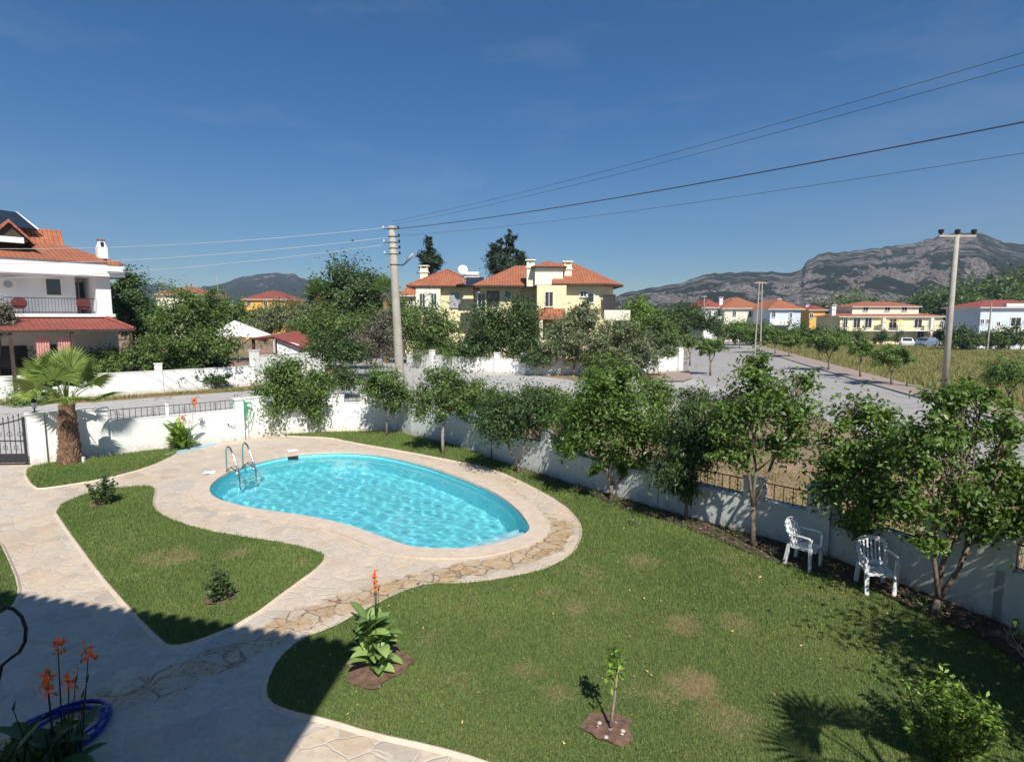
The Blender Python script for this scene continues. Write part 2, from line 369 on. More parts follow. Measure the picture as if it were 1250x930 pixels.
def plane_uv(me):
    l = me.uv_layers.new(name='UVMap')
    for p in me.polygons:
        n = p.normal; t = Vector((0, 0, 1)).cross(n)
        t = t.normalized() if t.length > 1e-4 else Vector((1, 0, 0)); s_ = n.cross(t)
        for li in p.loop_indices:
            co = me.vertices[me.loops[li].vertex_index].co; l.data[li].uv = (co.dot(t), co.dot(s_))
def tag(o, label=None, cat=None, group=None, kind=None):
    if label: o['label'] = label
    if cat: o['category'] = cat
    if group: o['group'] = group
    if kind: o['kind'] = kind
    return o
def thing(name, label, cat, loc=(0, 0, 0), rz=0, group=None):
    o = bpy.data.objects.new(name, None); C.objects.link(o); o.location = loc; o.rotation_euler = (0, 0, rz); o.empty_display_size = .2
    return tag(o, label, cat, group)
def dup(root, loc, rz, label, group=None, scale=1):
    r = root.copy(); C.objects.link(r); r.location = loc; r.rotation_euler = (0, 0, rz); r.scale = (scale,)*3; r['label'] = label
    if group: r['group'] = group
    for ch in list(root.children):
        c = ch.copy(); C.objects.link(c); c.parent = r
        for g in list(ch.children): d = g.copy(); C.objects.link(d); d.parent = c
    return r
def fast_mesh(name, verts, fs, k, mat, attrs=None, parent=None):   # verts (n,3), fs (m,k) numpy
    me = bpy.data.meshes.new(name); n = len(verts); m = len(fs)
    me.vertices.add(n); me.vertices.foreach_set('co', verts.astype(np.float32).ravel())
    me.loops.add(m*k); me.loops.foreach_set('vertex_index', fs.astype(np.int32).ravel())
    me.polygons.add(m); me.polygons.foreach_set('loop_start', np.arange(0, m*k, k, dtype=np.int32))
    me.update(calc_edges=True); me.materials.append(mat)
    for a, d in (attrs or {}).items():
        at = me.attributes.new(a, 'FLOAT', 'POINT'); at.data.foreach_set('value', d.astype(np.float32))
    o = bpy.data.objects.new(name, me); C.objects.link(o)
    if parent: o.parent = parent
    return o
def inpoly(px, py, poly):
    r = np.zeros(len(px), bool); n = len(poly); j = n-1
    for i in range(n):
        xi, yi = poly[i][0], poly[i][1]; xj, yj = poly[j][0], poly[j][1]
        c = ((yi > py) != (yj > py)) & (px < (xj-xi)*(py-yi)/((yj-yi) or 1e-12)+xi); r ^= c; j = i
    return r
def smooth_loop(pts, it=2):
    pts = [Vector(p[:2]) for p in pts]
    for _ in range(it):
        q = []
        for i in range(len(pts)):
            a, b = pts[i], pts[(i+1) % len(pts)]; q += [a*.75+b*.25, a*.25+b*.75]
        pts = q
    return pts
def offset_loop(pts, d):
    n = len(pts); out = []; area = sum(pts[i].x*pts[(i+1) % n].y-pts[(i+1) % n].x*pts[i].y for i in range(n))
    sg = 1 if area > 0 else -1
    for i in range(n):
        t = (pts[(i+1) % n]-pts[i-1]); t.normalize(); out.append(pts[i]+Vector((t.y, -t.x))*d*sg)
    return out
def sheet(name, outline, z, mat, hole=None, grid=0, kind='structure', attr=None, zf=None):
    """flat sheet filled from an outline, with optional hole and inner grid points"""
    vs = [Vector((p[0], p[1])) for p in outline]; n = len(vs); es = [(i, (i+1) % n) for i in range(n)]
    if hole:
        h0 = len(vs); vs += [Vector((p[0], p[1])) for p in hole]; es += [(h0+i, h0+(i+1) % len(hole)) for i in range(len(hole))]
    if grid:
        xs = [p[0] for p in outline]; ys = [p[1] for p in outline]
        gx, gy = np.meshgrid(np.arange(min(xs), max(xs), grid), np.arange(min(ys), max(ys), grid)); gx = gx.ravel()+np.random.RandomState(1).uniform(-.2, .2, gx.size)*grid; gy = gy.ravel()
        k = inpoly(gx, gy, outline)
        if hole: k &= ~inpoly(gx, gy, hole)
        vs += [Vector((a, b)) for a, b in zip(gx[k], gy[k])]
    V_, E_, F_, *_ = delaunay_2d_cdt(vs, es, [], 0, 1e-5)
    cx = np.array([sum(V_[i].x for i in f)/len(f) for f in F_]); cy = np.array([sum(V_[i].y for i in f)/len(f) for f in F_])
    k = inpoly(cx, cy, outline)
    if hole: k &= ~inpoly(cx, cy, hole)
    fs = []
    for f, ok in zip(F_, k):
        if ok:
            a, b, c = (V_[i] for i in f[:3]); ar = (b.x-a.x)*(c.y-a.y)-(c.x-a.x)*(b.y-a.y)
            fs.append(tuple(f) if ar > 0 else tuple(reversed(f)))
    me = bpy.data.meshes.new(name); me.from_pydata([(v.x, v.y, z+(zf(v.x, v.y) if zf else 0)) for v in V_], [], fs); me.materials.append(mat)
    for a, fn in (attr or {}).items():
        at = me.attributes.new(a, 'FLOAT', 'POINT'); at.data.foreach_set('value', [fn(v.x, v.y) for v in V_])
    o = bpy.data.objects.new(name, me); C.objects.link(o)
    if kind: o['kind'] = kind
    return o
def segdist(x, y, line):
    best = 1e9
    for a, b in zip(line, line[1:]):
        dx, dy = b[0]-a[0], b[1]-a[1]; l = dx*dx+dy*dy; t = max(0, min(1, ((x-a[0])*dx+(y-a[1])*dy)/l)) if l else 0
        best = min(best, math.hypot(x-a[0]-t*dx, y-a[1]-t*dy))
    return best

# ------------------------------------------------------------------ the ground plan
WALLPX = [(42, 567), (116, 558), (206, 547), (326, 532), (400, 526), (486, 524.5), (505, 531), (560, 543), (612, 563.6), (702, 592), (815, 624.5), (914, 652), (1006, 677), (1219, 760)]
WL = [G(*p) for p in WALLPX]
WR_END = WL[-1]+(WL[-1]-WL[-2]).normalized()*7
gate_l = Vector((WL[0].x-3.2, WL[0].y-.15))
garden = WL+[WR_END, Vector((14, -6)), Vector((-24, -6)), Vector((-24, 16)), gate_l]
PX = [(252, 600), (261, 586.5), (288, 571.5), (323, 561.5), (356, 555), (390, 552.5), (421, 551.5), (465, 555), (519, 567.5), (560, 582), (603.5, 600), (632.6, 621), (648.5, 642), (647, 652), (618, 662), (590, 669), (560, 672), (514, 671), (492, 667), (465, 657), (427, 643), (383, 632.7), (337, 626), (301.6, 621), (263.5, 611)]
pool = smooth_loop([G(*p) for p in PX], 2)
cop_out = offset_loop(pool, .42); cop_in = offset_loop(pool, -.03)
stain = [G(*p) for p in ((690, 640), (660, 672), (610, 688), (540, 702), (470, 722), (420, 735), (350, 762), (290, 795), (220, 825), (150, 850), (100, 870))]
stain2 = [G(*p) for p in ((600, 590), (650, 612), (680, 640))]
def stainf(x, y):
    d = segdist(x, y, stain); d2 = segdist(x, y, stain2)
    return max(0, .66*max(0, 1-(d/.6)**2), .42*max(0, 1-(d2/.4)**2)) if min(d, d2) < .6 else 0
sheet('paving', garden, 0, M['paving'], hole=offset_loop(pool, .2), grid=.3, attr={'stain': stainf})
big = [Vector((math.cos(a)*2600, 1400+math.sin(a)*2600)) for a in [i*math.pi/16 for i in range(32)]]
sheet('ground', big, -.05, M['ground'], hole=garden)

# lawns
LA = [(29, 576), (46, 568), (118, 559.5), (206, 548.5), (222, 549), (213, 556), (181, 571), (129, 585), (60, 596), (42, 597)]
LB = [(66, 622), (97, 606), (142, 597), (180, 594.5), (190, 597), (186, 612), (188, 622), (200, 632), (245, 648), (300, 657), (348, 664), (390, 674), (398, 682), (384, 697), (361, 713), (297, 761), (237, 785), (212, 790), (200, 786), (160, 745), (121, 700), (78, 641)]
LC = [(405, 768), (368, 781), (339, 806), (325, 838), (328, 858), (352, 869), (400, 879), (455, 896), (530, 912), (588, 928), (680, 965), (760, 1050), (1250, 1250), (1500, 1100), (1350, 830), (1217, 761), (1005, 678.5), (913, 653.5), (814, 626), (700, 594), (610, 566), (558, 545), (503, 533), (486, 527), (400, 528), (340, 532), (361, 533), (405, 534.5), (427, 540), (492, 551), (560, 564), (603, 573), (647, 593), (688, 616), (708, 637), (712, 655), (700, 678), (669, 695), (642, 702), (600, 710), (561, 714), (524, 713), (488, 724), (434, 752)]
LD = [(-60, 640), (-2, 660), (10, 685), (22, 715), (20, 735), (2, 752), (-60, 780)]
dryspots = [((205, 680), .55), ((150, 665), .5), ((285, 680), .3), ((240, 745), .4), ((360, 690), .3), ((565, 742), .35), ((830, 765), .3), ((848, 838), .33), ((815, 850), .2), ((890, 880), .3), ((605, 770), .3), ((700, 745), .3), ((640, 820), .3), ((760, 745), .3), ((680, 850), .25), ((560, 830), .2), ((440, 885), .2), ((670, 725), .3), ((790, 690), .4), ((530, 780), .25), ((900, 760), .3)]
dryw = [(G(*p), r) for p, r in dryspots]
pits = [(G(744, 892), .27), (G(460, 815), .42), (G(268, 733), .22), (G(125, 617), .28)]
def dryf(x, y):
    v = 0
    for i, (p, r) in enumerate(dryw):
        d = math.hypot(x-p.x, y-p.y)/r
        if d < 1.4: v = max(v, (.5 if i in (0, 6, 7) else .3)*max(0, 1-(d/1.4)**2))
    return v
rng = np.random.RandomState(7)
def hash_noise(x, y, s):           # cheap smooth value noise for blade colours
    x = x*s; y = y*s; xi = np.floor(x).astype(int); yi = np.floor(y).astype(int); fx = x-xi; fy = y-yi
    h = lambda a, b: np.abs(np.sin(a*127.1+b*311.7)*43758.5453) % 1
    fx = fx*fx*(3-2*fx); fy = fy*fy*(3-2*fy)
    return (h(xi, yi)*(1-fx)+h(xi+1, yi)*fx)*(1-fy)+(h(xi, yi+1)*(1-fx)+h(xi+1, yi+1)*fx)*fy
def grass(name, label, poly, n, hgt, wid, mat='blade', z=.02, near_bias=True, holes=(), lean=.5, grp=None):
    xs = [p[0] for p in poly]; ys = [p[1] for p in poly]; X = []; Y = []; tot = 0
    while tot < n:
        x = rng.uniform(min(xs), max(xs), n*2); y = rng.uniform(min(ys), max(ys), n*2)
        k = inpoly(x, y, poly)
        if near_bias: k &= rng.rand(len(x)) < np.clip((8/np.maximum(y, 4))**1.3, 0, 1)
        for p, r in holes: k &= (x-p.x)**2+(y-p.y)**2 > r*r*rng.uniform(.8, 1.1, len(x))
        X.append(x[k]); Y.append(y[k]); tot += k.sum()
    x = np.concatenate(X)[:n]; y = np.concatenate(Y)[:n]
    sz = (np.clip(y/8, .9, 2.2) if near_bias else np.ones(n))*rng.uniform(.6, 1.4, n); a = rng.uniform(0, 6.283, n); ln = rng.normal(0, lean, (n, 2))*hgt
    dry = np.array([dryf(u, v) for u, v in zip(x, y)]) if mat == 'blade' else np.zeros(n)
    nz = hash_noise(x, y, 5)*.5+hash_noise(x, y, 13)*.5; nb = hash_noise(x, y, .9)
    dn = hash_noise(x+3, y+9, .7)*.5+hash_noise(x, y, 2.1)*.3+nz*.35; dryv = np.clip((dry*1.1+dn-.80)*2.6, 0, 1)*.85
    if mat == 'blade': dryv = np.maximum(dryv, (rng.rand(n) < .10+.15*nb)*.75)
    else: dryv = (nb*.6+nz*.6 > .72)*rng.uniform(.5, 1, n)
    hh = hgt*sz*(1-.6*dryv if mat == 'blade' else 1)
    v = np.zeros((n, 3, 3)); c = np.cos(a)*wid*sz/2; s = np.sin(a)*wid*sz/2
    v[:, 0] = np.stack([x-c, y-s, np.full(n, z)], 1); v[:, 1] = np.stack([x+c, y+s, np.full(n, z)], 1)
    v[:, 2] = np.stack([x+ln[:, 0], y+ln[:, 1], z+hh], 1)
    var = np.clip(.5*nb+.25*nz+rng.normal(.12, .22, n), 0, 1)
    o = fast_mesh(name, v.reshape(-1, 3), np.arange(3*n).reshape(-1, 3), 3, M[mat], {'var': np.repeat(var, 3), 'dry': np.repeat(dryv, 3)})
    return tag(o, label, 'grass', kind='stuff')
for nm, L, lab, n in (('palm', LA, 'short mown grass on the small lawn strip around the fan palm', 22000), ('middle', LB, 'patchy mown grass on the island lawn left of the pool', 90000),
                      ('main', LC, 'mown green grass of the big lawn sweeping around the pool to the wall', 330000), ('edge', LD, 'mown grass of the small lawn at the left edge of the path', 9000)):
    P_ = smooth_loop([G(*p) for p in L], 1)
    sheet('lawn', P_, .022, M['lawn'], grid=.3, attr={'dry': dryf})
    grass('grass', lab, P_, n, .034, .011, z=.02, holes=pits)
# kerb-like cement edge under lawn borders
for L in (LA, LB, LC, LD):
    P_ = smooth_loop([G(*p) for p in L], 1); O_ = offset_loop(P_, .06); mb = MB(); n = len(P_)
    for i in range(n):
        j = (i+1) % n
        if P_[i].y < 4.6: continue
        b = len(mb.v); mb.v += [(O_[i].x, O_[i].y, 0.0), (O_[j].x, O_[j].y, 0.0), (P_[i].x, P_[i].y, .03), (P_[j].x, P_[j].y, .03), (O_[i].x*.3+P_[i].x*.7, O_[i].y*.3+P_[i].y*.7, .034), (O_[j].x*.3+P_[j].x*.7, O_[j].y*.3+P_[j].y*.7, .034)]
        mb.f += [(b, b+1, b+5, b+4), (b+4, b+5, b+3, b+2)]
    mb.build('lawn_edging', M['coping'])['kind'] = 'structure'

# soil: planting pits and the bed along the wall
def blob_disc(c, r, z, amp=.17, n=40, seed=0):
    rr = random.Random(seed); ph = [rr.uniform(0, 6.28) for _ in range(4)]
    return [Vector((c.x+(r*(1+amp*math.sin(3*a+ph[0])+amp*.6*math.sin(7*a+ph[1])))*math.cos(a), c.y+(r*(1+amp*math.sin(2*a+ph[2])+amp*.5*math.sin(5*a+ph[3])))*math.sin(a))) for a in [2*math.pi*i/n for i in range(n)]]
for i, (p, r) in enumerate(pits):
    sheet('soil', blob_disc(p, r, 0, seed=i), .03, M['soil'], grid=.06, zf=lambda x, y: .03*hash_noise(np.array([x]), np.array([y]), 11)[0])
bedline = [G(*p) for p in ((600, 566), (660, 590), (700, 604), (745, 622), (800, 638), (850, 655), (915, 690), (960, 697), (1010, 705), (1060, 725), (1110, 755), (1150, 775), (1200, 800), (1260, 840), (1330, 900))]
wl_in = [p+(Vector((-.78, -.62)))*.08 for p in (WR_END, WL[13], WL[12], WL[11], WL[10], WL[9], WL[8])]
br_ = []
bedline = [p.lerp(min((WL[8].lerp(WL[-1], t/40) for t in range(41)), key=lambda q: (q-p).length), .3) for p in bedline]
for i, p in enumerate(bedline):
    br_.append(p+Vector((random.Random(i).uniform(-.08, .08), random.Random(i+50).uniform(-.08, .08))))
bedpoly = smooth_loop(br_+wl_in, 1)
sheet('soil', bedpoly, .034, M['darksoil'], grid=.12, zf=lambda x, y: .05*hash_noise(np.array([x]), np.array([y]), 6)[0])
# leaf litter and pebbles on the bed
def scatter_bits(poly, n, size, z, mat, name, label, cat):
    xs = [p[0] for p in poly]; ys = [p[1] for p in poly]; x = rng.uniform(min(xs), max(xs), n*6); y = rng.uniform(min(ys), max(ys), n*6)
    k = inpoly(x, y, poly); x = x[k][:n]; y = y[k][:n]; n = len(x)
    a = rng.uniform(0, 6.28, n); s = size*rng.uniform(.5, 1.5, n); v = np.zeros((n, 4, 3))
    for i, (da, f) in enumerate(((0, 1), (1.57, .45), (3.14, 1), (4.71, .45))):
        v[:, i] = np.stack([x+np.cos(a+da)*s*f, y+np.sin(a+da)*s*f, z+rng.uniform(0, .03, n)], 1)
    o = fast_mesh(name, v.reshape(-1, 3), np.arange(4*n).reshape(-1, 4), 4, mat, {'var': np.repeat(rng.rand(n), 4)})
    return tag(o, label, cat, kind='stuff')
M['litter'] = leafmat('fallen leaves', (.11, .08, .045), .1, .7)
scatter_bits(bedpoly, 2600, .035, .085, M['litter'], 'leaf_litter', 'dry brown fallen leaves lying on the soil bed under the citrus trees', 'leaf litter')

M['lawn_leaf'] = leafmat('yellowed fallen leaves', (.34, .28, .10), .1, .7)
scatter_bits(smooth_loop([G(*p) for p in LC], 1), 230, .02, .05, M['lawn_leaf'], 'fallen_leaves', 'few small yellowed leaves scattered over the big lawn', 'fallen leaves')

# ------------------------------------------------------------------ roads
def pxpoly(l): return [G(*p) for p in l]
road_near = [(1400, 640), (1250, 600), (1120, 548), (1010, 513), (935, 490), (880, 474), (845, 462), (838, 447), (836, 432), (848, 421), (868, 413), (884, 408.5)]
road_far = [(893, 408.5), (900, 412), (918, 421), (935, 430), (985, 446), (1040, 462), (1110, 482), (1180, 501), (1250, 522), (1400, 560)]
sheet('road', pxpoly(road_near+road_far), -.03, M['road'])
pave = [(893, 408.5), (900, 412), (918, 421), (935, 430), (985, 446), (1040, 462), (1110, 482), (1180, 501), (1250, 522), (1400, 560)]
pave2 = [(1400, 536), (1250, 505), (1185, 488), (1110, 470), (1030, 449), (985, 437), (940, 425), (915, 417.5), (903, 411), (896, 408.5)]
sheet('pavement', pxpoly(pave+pave2), .08, M['pinkpave'])
kb = MB(); kp = pxpoly(pave)
for a, b in zip(kp, kp[1:]): kb.slab(a, b, -.05, .084, -.05, .084, .15)
kb.build('kerb', M['kerb'])['kind'] = 'structure'
side = [(-300, 585), (0, 558), (116, 553), (206, 542), (326, 527), (400, 520), (480, 517), (520, 520), (640, 515), (760, 515), (880, 500), (935, 490), (880, 474), (845, 462), (800, 464), (700, 464), (640, 456), (560, 441), (500, 434), (380, 432), (380, 441), (430, 452), (400, 462), (340, 474), (200, 484), (110, 491), (0, 494), (-300, 500)]
sheet('side_road', pxpoly(side), -.026, M['whiteroad'])
near_pave = [(836, 432), (838, 447), (845, 462), (835, 466), (800, 466), (815, 452), (826, 438), (832, 428), (850, 418), (868, 411.5), (876, 410), (868, 413), (848, 421)]
sheet('pavement', pxpoly(near_pave), .06, M['pinkpave'])
# dusty verge + pink paving just outside the right wall
vo = [Vector((.78, .62))*k for k in (.15, 2.2)]
sheet('verge', [WL[10]+vo[0], WL[12]+vo[0], WL[13]+vo[0], WR_END+vo[0], WR_END+vo[1]*1.4, WL[13]+vo[1]*1.2, WL[12]+vo[1], WL[10]+vo[1]], -.01, M['pinkpave'])
fieldpoly = pxpoly(pave2[::-1][0:])[::-1]
fp = [(1400, 536), (1250, 505), (1185, 488), (1110, 470), (1030, 449), (985, 437), (940, 425), (915, 417.5), (903, 411.5), (960, 408), (1000, 413), (1040, 419.5), (1150, 424), (1250, 428), (1500, 440)]
sheet('dry_field', pxpoly(fp), -.02, M['field'])
lp = [(1040, 419.5), (1150, 424), (1250, 428), (1250, 425.5), (1150, 421.5), (1040, 417.5)]
sheet('car_park', pxpoly(lp), -.012, M['whiteroad'])

# ------------------------------------------------------------------ pool
def ring(a, b, za, zb):
    n = len(a); return ([(p.x, p.y, za) for p in a]+[(p.x, p.y, zb) for p in b], [(i, (i+1) % n, n+(i+1) % n, n+i) for i in range(n)])
pr = thing('swimming_pool', 'kidney shaped turquoise swimming pool with pinkish coping set in stone paving', 'swimming pool', (0, 0, 0))
mb = MB(); mb.add(*ring(cop_out, cop_out, -.02, .028)); mb.add(*ring(cop_out, cop_in, .03, .034)); mb.add(*ring(cop_in, cop_in, .034, -.03)); mb.build('coping', M['coping'], pr)
mb = MB(); bot = offset_loop(pool, -.12); mb.add(*ring(pool, pool, .0, -.4)); mb.add(*ring(pool, bot, -.4, -1.5)); mb.build('basin_wall', M['basin'], pr).cycles.is_caustics_receiver = True
o = sheet('basin_floor', bot, -1.45, M['basin'], grid=.5, kind=None); o.parent = pr; o.cycles.is_caustics_receiver = True
WZ = -.13
_rw = random.Random(12); _W = []
for _i in range(26):
    _l = _rw.uniform(.2, .8); _a = _rw.gauss(.6, .9); _W.append((2*math.pi/_l*math.cos(_a), 2*math.pi/_l*math.sin(_a), _rw.uniform(0, 6.28), .0018*_l**1.3))
def ripple(x, y): return sum(a*math.sin(kx*x+ky*y+ph) for kx, ky, ph, a in _W)
o = sheet('water', pool, WZ, M['water'], grid=.045, kind=None, zf=ripple); o.parent = pr; o.cycles.is_caustics_caster = True
o.data.polygons.foreach_set('use_smooth', [True]*len(o.data.polygons))
# shallow corner steps at the right end
for (pa, pb, z1) in ((G(535, 655), G(656, 615), -.7), (G(565, 661), G(654, 631), -.3)):
    dd = (pb-pa).normalized(); nn_ = Vector((dd.y, -dd.x)); inb = [(p-pa).dot(nn_) > 0 for p in bot]; n_ = len(bot)
    st = next(i for i in range(n_) if inb[i] and not inb[i-1]); seq = []
    while inb[st % n_]: seq.append(bot[st % n_]); st += 1
    MB().prism(seq, -1.46, z1).build('step', M['step'], pr).cycles.is_caustics_receiver = True
# skimmer
sk = G(356, 555.5); MB().box(sk.x, sk.y-.02, -.16, .42, .10, .13, .1).build('skimmer_mouth', M['black_rubber'], pr)
for i, (p, l) in enumerate((((256, 578), 'white square skimmer lid beside the left end of the pool'), ((357, 551), 'white square skimmer lid at the far edge of the pool'))):
    c = G(*p); tag(MB().box(c.x, c.y, .034, .34, .3, .02, .3+i*.2).build('skimmer_lid', M['plastic'], bevel=.006), l, 'lid', 'skimmer lids')
# ladder
c1 = G(277, 577); c2 = G(297, 571.5); inn = (G(322, 578)-G(283, 575)).normalized(); inn = Vector((.80, -.60))
ld = thing('pool_ladder', 'stainless steel pool ladder with two curved handrails at the left end', 'ladder', (c1.x, c1.y, 0))
L0 = Vector((c1.x, c1.y, 0)); I3 = Vector((inn.x, inn.y, 0)); side_v = Vector((c2.x-c1.x, c2.y-c1.y, 0))
for k in (0, 1):
    base = side_v*k
    p = [base+I3*x+Vector((0, 0, z)) for x, z in ((0, .0), (0, .35), (.01, .62), (.06, .76), (.16, .82), (.28, .78), (.42, .62), (.62, .30), (.72, .05), (.74, -.3), (.74, -1.0))]
    MB().tube(p, .024, 8).build('handrail', M['steel'], ld, smooth=True)
    p = [base+I3*x+Vector((0, 0, z)) for x, z in ((0, .03), (.1, .14), (.28, .2), (.5, .16), (.7, .02))]
    MB().tube(p, .02, 8).build('lower_rail', M['steel'], ld, smooth=True)
    MB().lathe(base+Vector((0, 0, .0)), [(.06, 0), (.06, .02), (.03, .04)], 12).build('foot_flange', M['steel'], ld)
for z in (-.25, -.5, -.75):
    q = I3*.74+Vector((0, 0, z)); MB().bar(q, q+side_v, .03).build('rung', M['steel'], ld)

# ------------------------------------------------------------------ leaves and trees
def leaf_faces(cent, nrm, up, ln, wd, fold=.18):
    n = len(cent)
    side = np.cross(nrm, up); side /= np.linalg.norm(side, axis=1)[:, None]+1e-9
    up2 = np.cross(side, nrm); L = ln[:, None]; W = wd[:, None]
    v = np.zeros((n, 4, 3)); v[:, 0] = cent-up2*L*.5; v[:, 1] = cent+side*W*.5+nrm*W*fold; v[:, 2] = cent+up2*L*.5-nrm*L*.1; v[:, 3] = cent-side*W*.5+nrm*W*fold
    return v.reshape(-1, 3), np.arange(4*n).reshape(-1, 4)
def crown_points(blobs, n, rs, clumps, sig=.25, shell=.6):
    vol = np.array([b[1][0]*b[1][1]*b[1][2] for b in blobs])**(2/3); cnt = np.maximum(1, (vol/vol.sum()*n)).astype(int)
    P_ = []; Nn = []; CC = []
    for (c, r), m in zip(blobs, cnt):
        r = np.array(r); k = max(5, int(clumps*m/n))
        k = int(k*1.5); d = rs.normal(0, 1, (k, 3)); d /= np.linalg.norm(d, axis=1)[:, None]
        rad = rs.uniform(shell, 1.0, k)**.8*(.74+.34*rs.rand(k)); rad = np.where(rs.rand(k) < .28, rs.uniform(.1, .7, k), rad); rad = np.where(rs.rand(k) < .16, rad*rs.uniform(1.08, 1.32, k), rad); cc = d*rad[:, None]*r
        idx = rs.randint(0, k, m); sg = sig*r.min()*rs.uniform(.6, 1.3, k)
        p = cc[idx]+rs.normal(0, 1, (m, 3))*sg[idx][:, None]*np.array([.8, .8, .62])+d[idx]*(rs.normal(0, 1.0, m)*sg[idx])[:, None]
        nn = p/r; nn /= np.linalg.norm(nn, axis=1)[:, None]+1e-9
        P_.append(p+np.array(c)); Nn.append(nn); CC.append(cc+np.array(c))
    return np.concatenate(P_), np.concatenate(Nn), CC
def wblobs(base, blobs):
    out = []
    for b in blobs:
        Y = base.y+(b[4] if len(b) > 4 else 0); c = Q(b[0], b[1], Y); k = Y/F
        out.append(((c.x-base.x, c.y-base.y, c.z), (b[2]*k, (b[2]+b[3])/2*k, b[3]*k)))
    return out
def tree(name, label, cat, base, blobs, n, leaf, mat, trunk=.08, group=None, seed=1, clumps=40, sig=.25, shell=.6, fork=None, bark='bark', droop=0, twigs=True, world=False, extra=None, lean=None):
    n = int(n*1.55); sig *= 1.15; trunk *= .75; rs = np.random.RandomState(seed); root = thing(name, label, cat, (base.x, base.y, 0), 0, group)
    B = blobs if world else wblobs(base, blobs)
    p, nn, CC = crown_points(B, n, rs, clumps, sig, shell)
    p[:, 2] = np.maximum(p[:, 2], .04)
    m = len(p); nrm = nn*.5+rs.normal(0, .55, (m, 3))+np.array([0, 0, .5]); nrm /= np.linalg.norm(nrm, axis=1)[:, None]
    up = rs.normal(0, 1, (m, 3))+nn*.5; up[:, 2] -= droop
    ln = leaf[0]*rs.uniform(.6, 1.3, m); wd = leaf[1]*rs.uniform(.6, 1.3, m)
    v, f = leaf_faces(p, nrm, up, ln, wd)
    var = np.clip(rs.beta(2, 3, m)+(hash_noise(p[:, 0]*1.0+seed, p[:, 2], 2.2)-.5)*.3, 0, 1)
    fast_mesh('crown', v, f, 4, M[mat], {'var': np.repeat(var, 4)}, root)
    if trunk:
        mb = MB(); tr_ = random.Random(seed); top = sum((Vector(b[0]) for b in B), Vector())/len(B)
        zmin = min(b[0][2]-b[1][2] for b in B)
        fk = Vector(fork) if fork else Vector((top.x*.25, top.y*.25, max(.15, zmin*.6)))
        q = [Vector((0, 0, -.05)), Vector((fk.x*.3+tr_.uniform(-.03, .03), fk.y*.3, fk.z*.5)), fk]; mb.tube(q, [trunk*1.25, trunk, trunk*.85], 8)
        order = sorted(range(len(B)), key=lambda i: B[i][0][0]); ng = 1 if len(B) == 1 else (2 if len(B) < 6 else 3)
        for g in range(ng):
            ids = [order[i] for i in range(len(B)) if i*ng//len(B) == g]; cen = sum((Vector(B[i][0]) for i in ids), Vector())/len(ids)
            hub = fk.lerp(cen, .5)+Vector((tr_.uniform(-.08, .08), tr_.uniform(-.08, .08), 0)); bend = fk.lerp(hub, .5)+Vector((tr_.uniform(-.05, .05), tr_.uniform(-.05, .05), -.06))
            mb.tube([fk-(fk-q[1])*.05, bend, hub], [trunk*.72, trunk*.6, trunk*.5], 7)
            for i in ids:
                c = Vector(B[i][0]); r = B[i][1]; cc = CC[i]
                for k in range(2):
                    e = c+Vector((tr_.uniform(-.6, .6)*r[0], tr_.uniform(-.6, .6)*r[1], tr_.uniform(-.2, .6)*r[2])); s0 = hub.lerp(fk, tr_.uniform(0, .35))
                    mid = s0.lerp(e, .5)+Vector((tr_.uniform(-.12, .12), tr_.uniform(-.12, .12), tr_.uniform(-.1, .1)))
                    mb.tube([s0, mid, e], [trunk*.42, trunk*.3, trunk*.15], 6)
                    if twigs:
                        for j in range(min(len(cc), 12)):
                            t = Vector(cc[tr_.randrange(len(cc))]); s = mid.lerp(e, tr_.uniform(.1, 1)); mb.tube([s, s.lerp(t, .5)+Vector((0, 0, .04)), t], [trunk*.16, trunk*.1, trunk*.05], 4, False)
        mb.build('trunk', M[bark], root, smooth=True)
    return root
GT = 'garden trees along the inside of the white wall'
tree('citrus_tree', 'rounded bushy citrus with low crown right of the green hose', 'tree', G(357, 528), [(357, 482, 38, 36), (334, 492, 24, 26), (382, 484, 22, 30), (352, 458, 26, 18), (358, 500, 30, 18)], 15000, (.14, .065), 'mid_leaf', .05, GT, 11, 60)
tree('citrus_tree', 'slim citrus before the wall corner, trunk in the far lawn strip', 'tree', G(472, 534), [(472, 476, 24, 26), (462, 462, 18, 18), (485, 485, 16, 18)], 4200, (.12, .05), 'mid_leaf', .05, GT, 12, 40)
tree('citrus_tree', 'citrus with one tall straight trunk near the far right curve of the pool', 'tree', G(541, 556), [(545, 470, 34, 24), (520, 485, 24, 22), (575, 480, 24, 22), (548, 500, 26, 14)], 6500, (.11, .05), 'mid_leaf', .07, GT, 13, 60, fork=(0, .05, 1.2), bark='bark_pale')
tree('young_tree', 'thin stemmed young tree close to the wall behind the pool', 'tree', G(601, 561), [(600, 515, 16, 18), (592, 500, 12, 14)], 1600, (.10, .045), 'dark_leaf', .025, GT, 14, 20)
tree('citrus_tree', 'dense dark round crowned tree with forked trunk near the pool deck', 'tree', G(632, 580), [(625, 505, 48, 32), (600, 515, 26, 24), (655, 500, 26, 26)], 8000, (.10, .045), 'dark_leaf', .055, GT, 15, 70, fork=(0, 0, .35))
tree('young_tree', 'thin dark stem tree half hidden between two larger citrus trees', 'tree', G(702, 589), [(708, 515, 26, 42), (700, 545, 18, 20)], 3200, (.10, .05), 'mid_leaf', .03, GT, 16, 30)
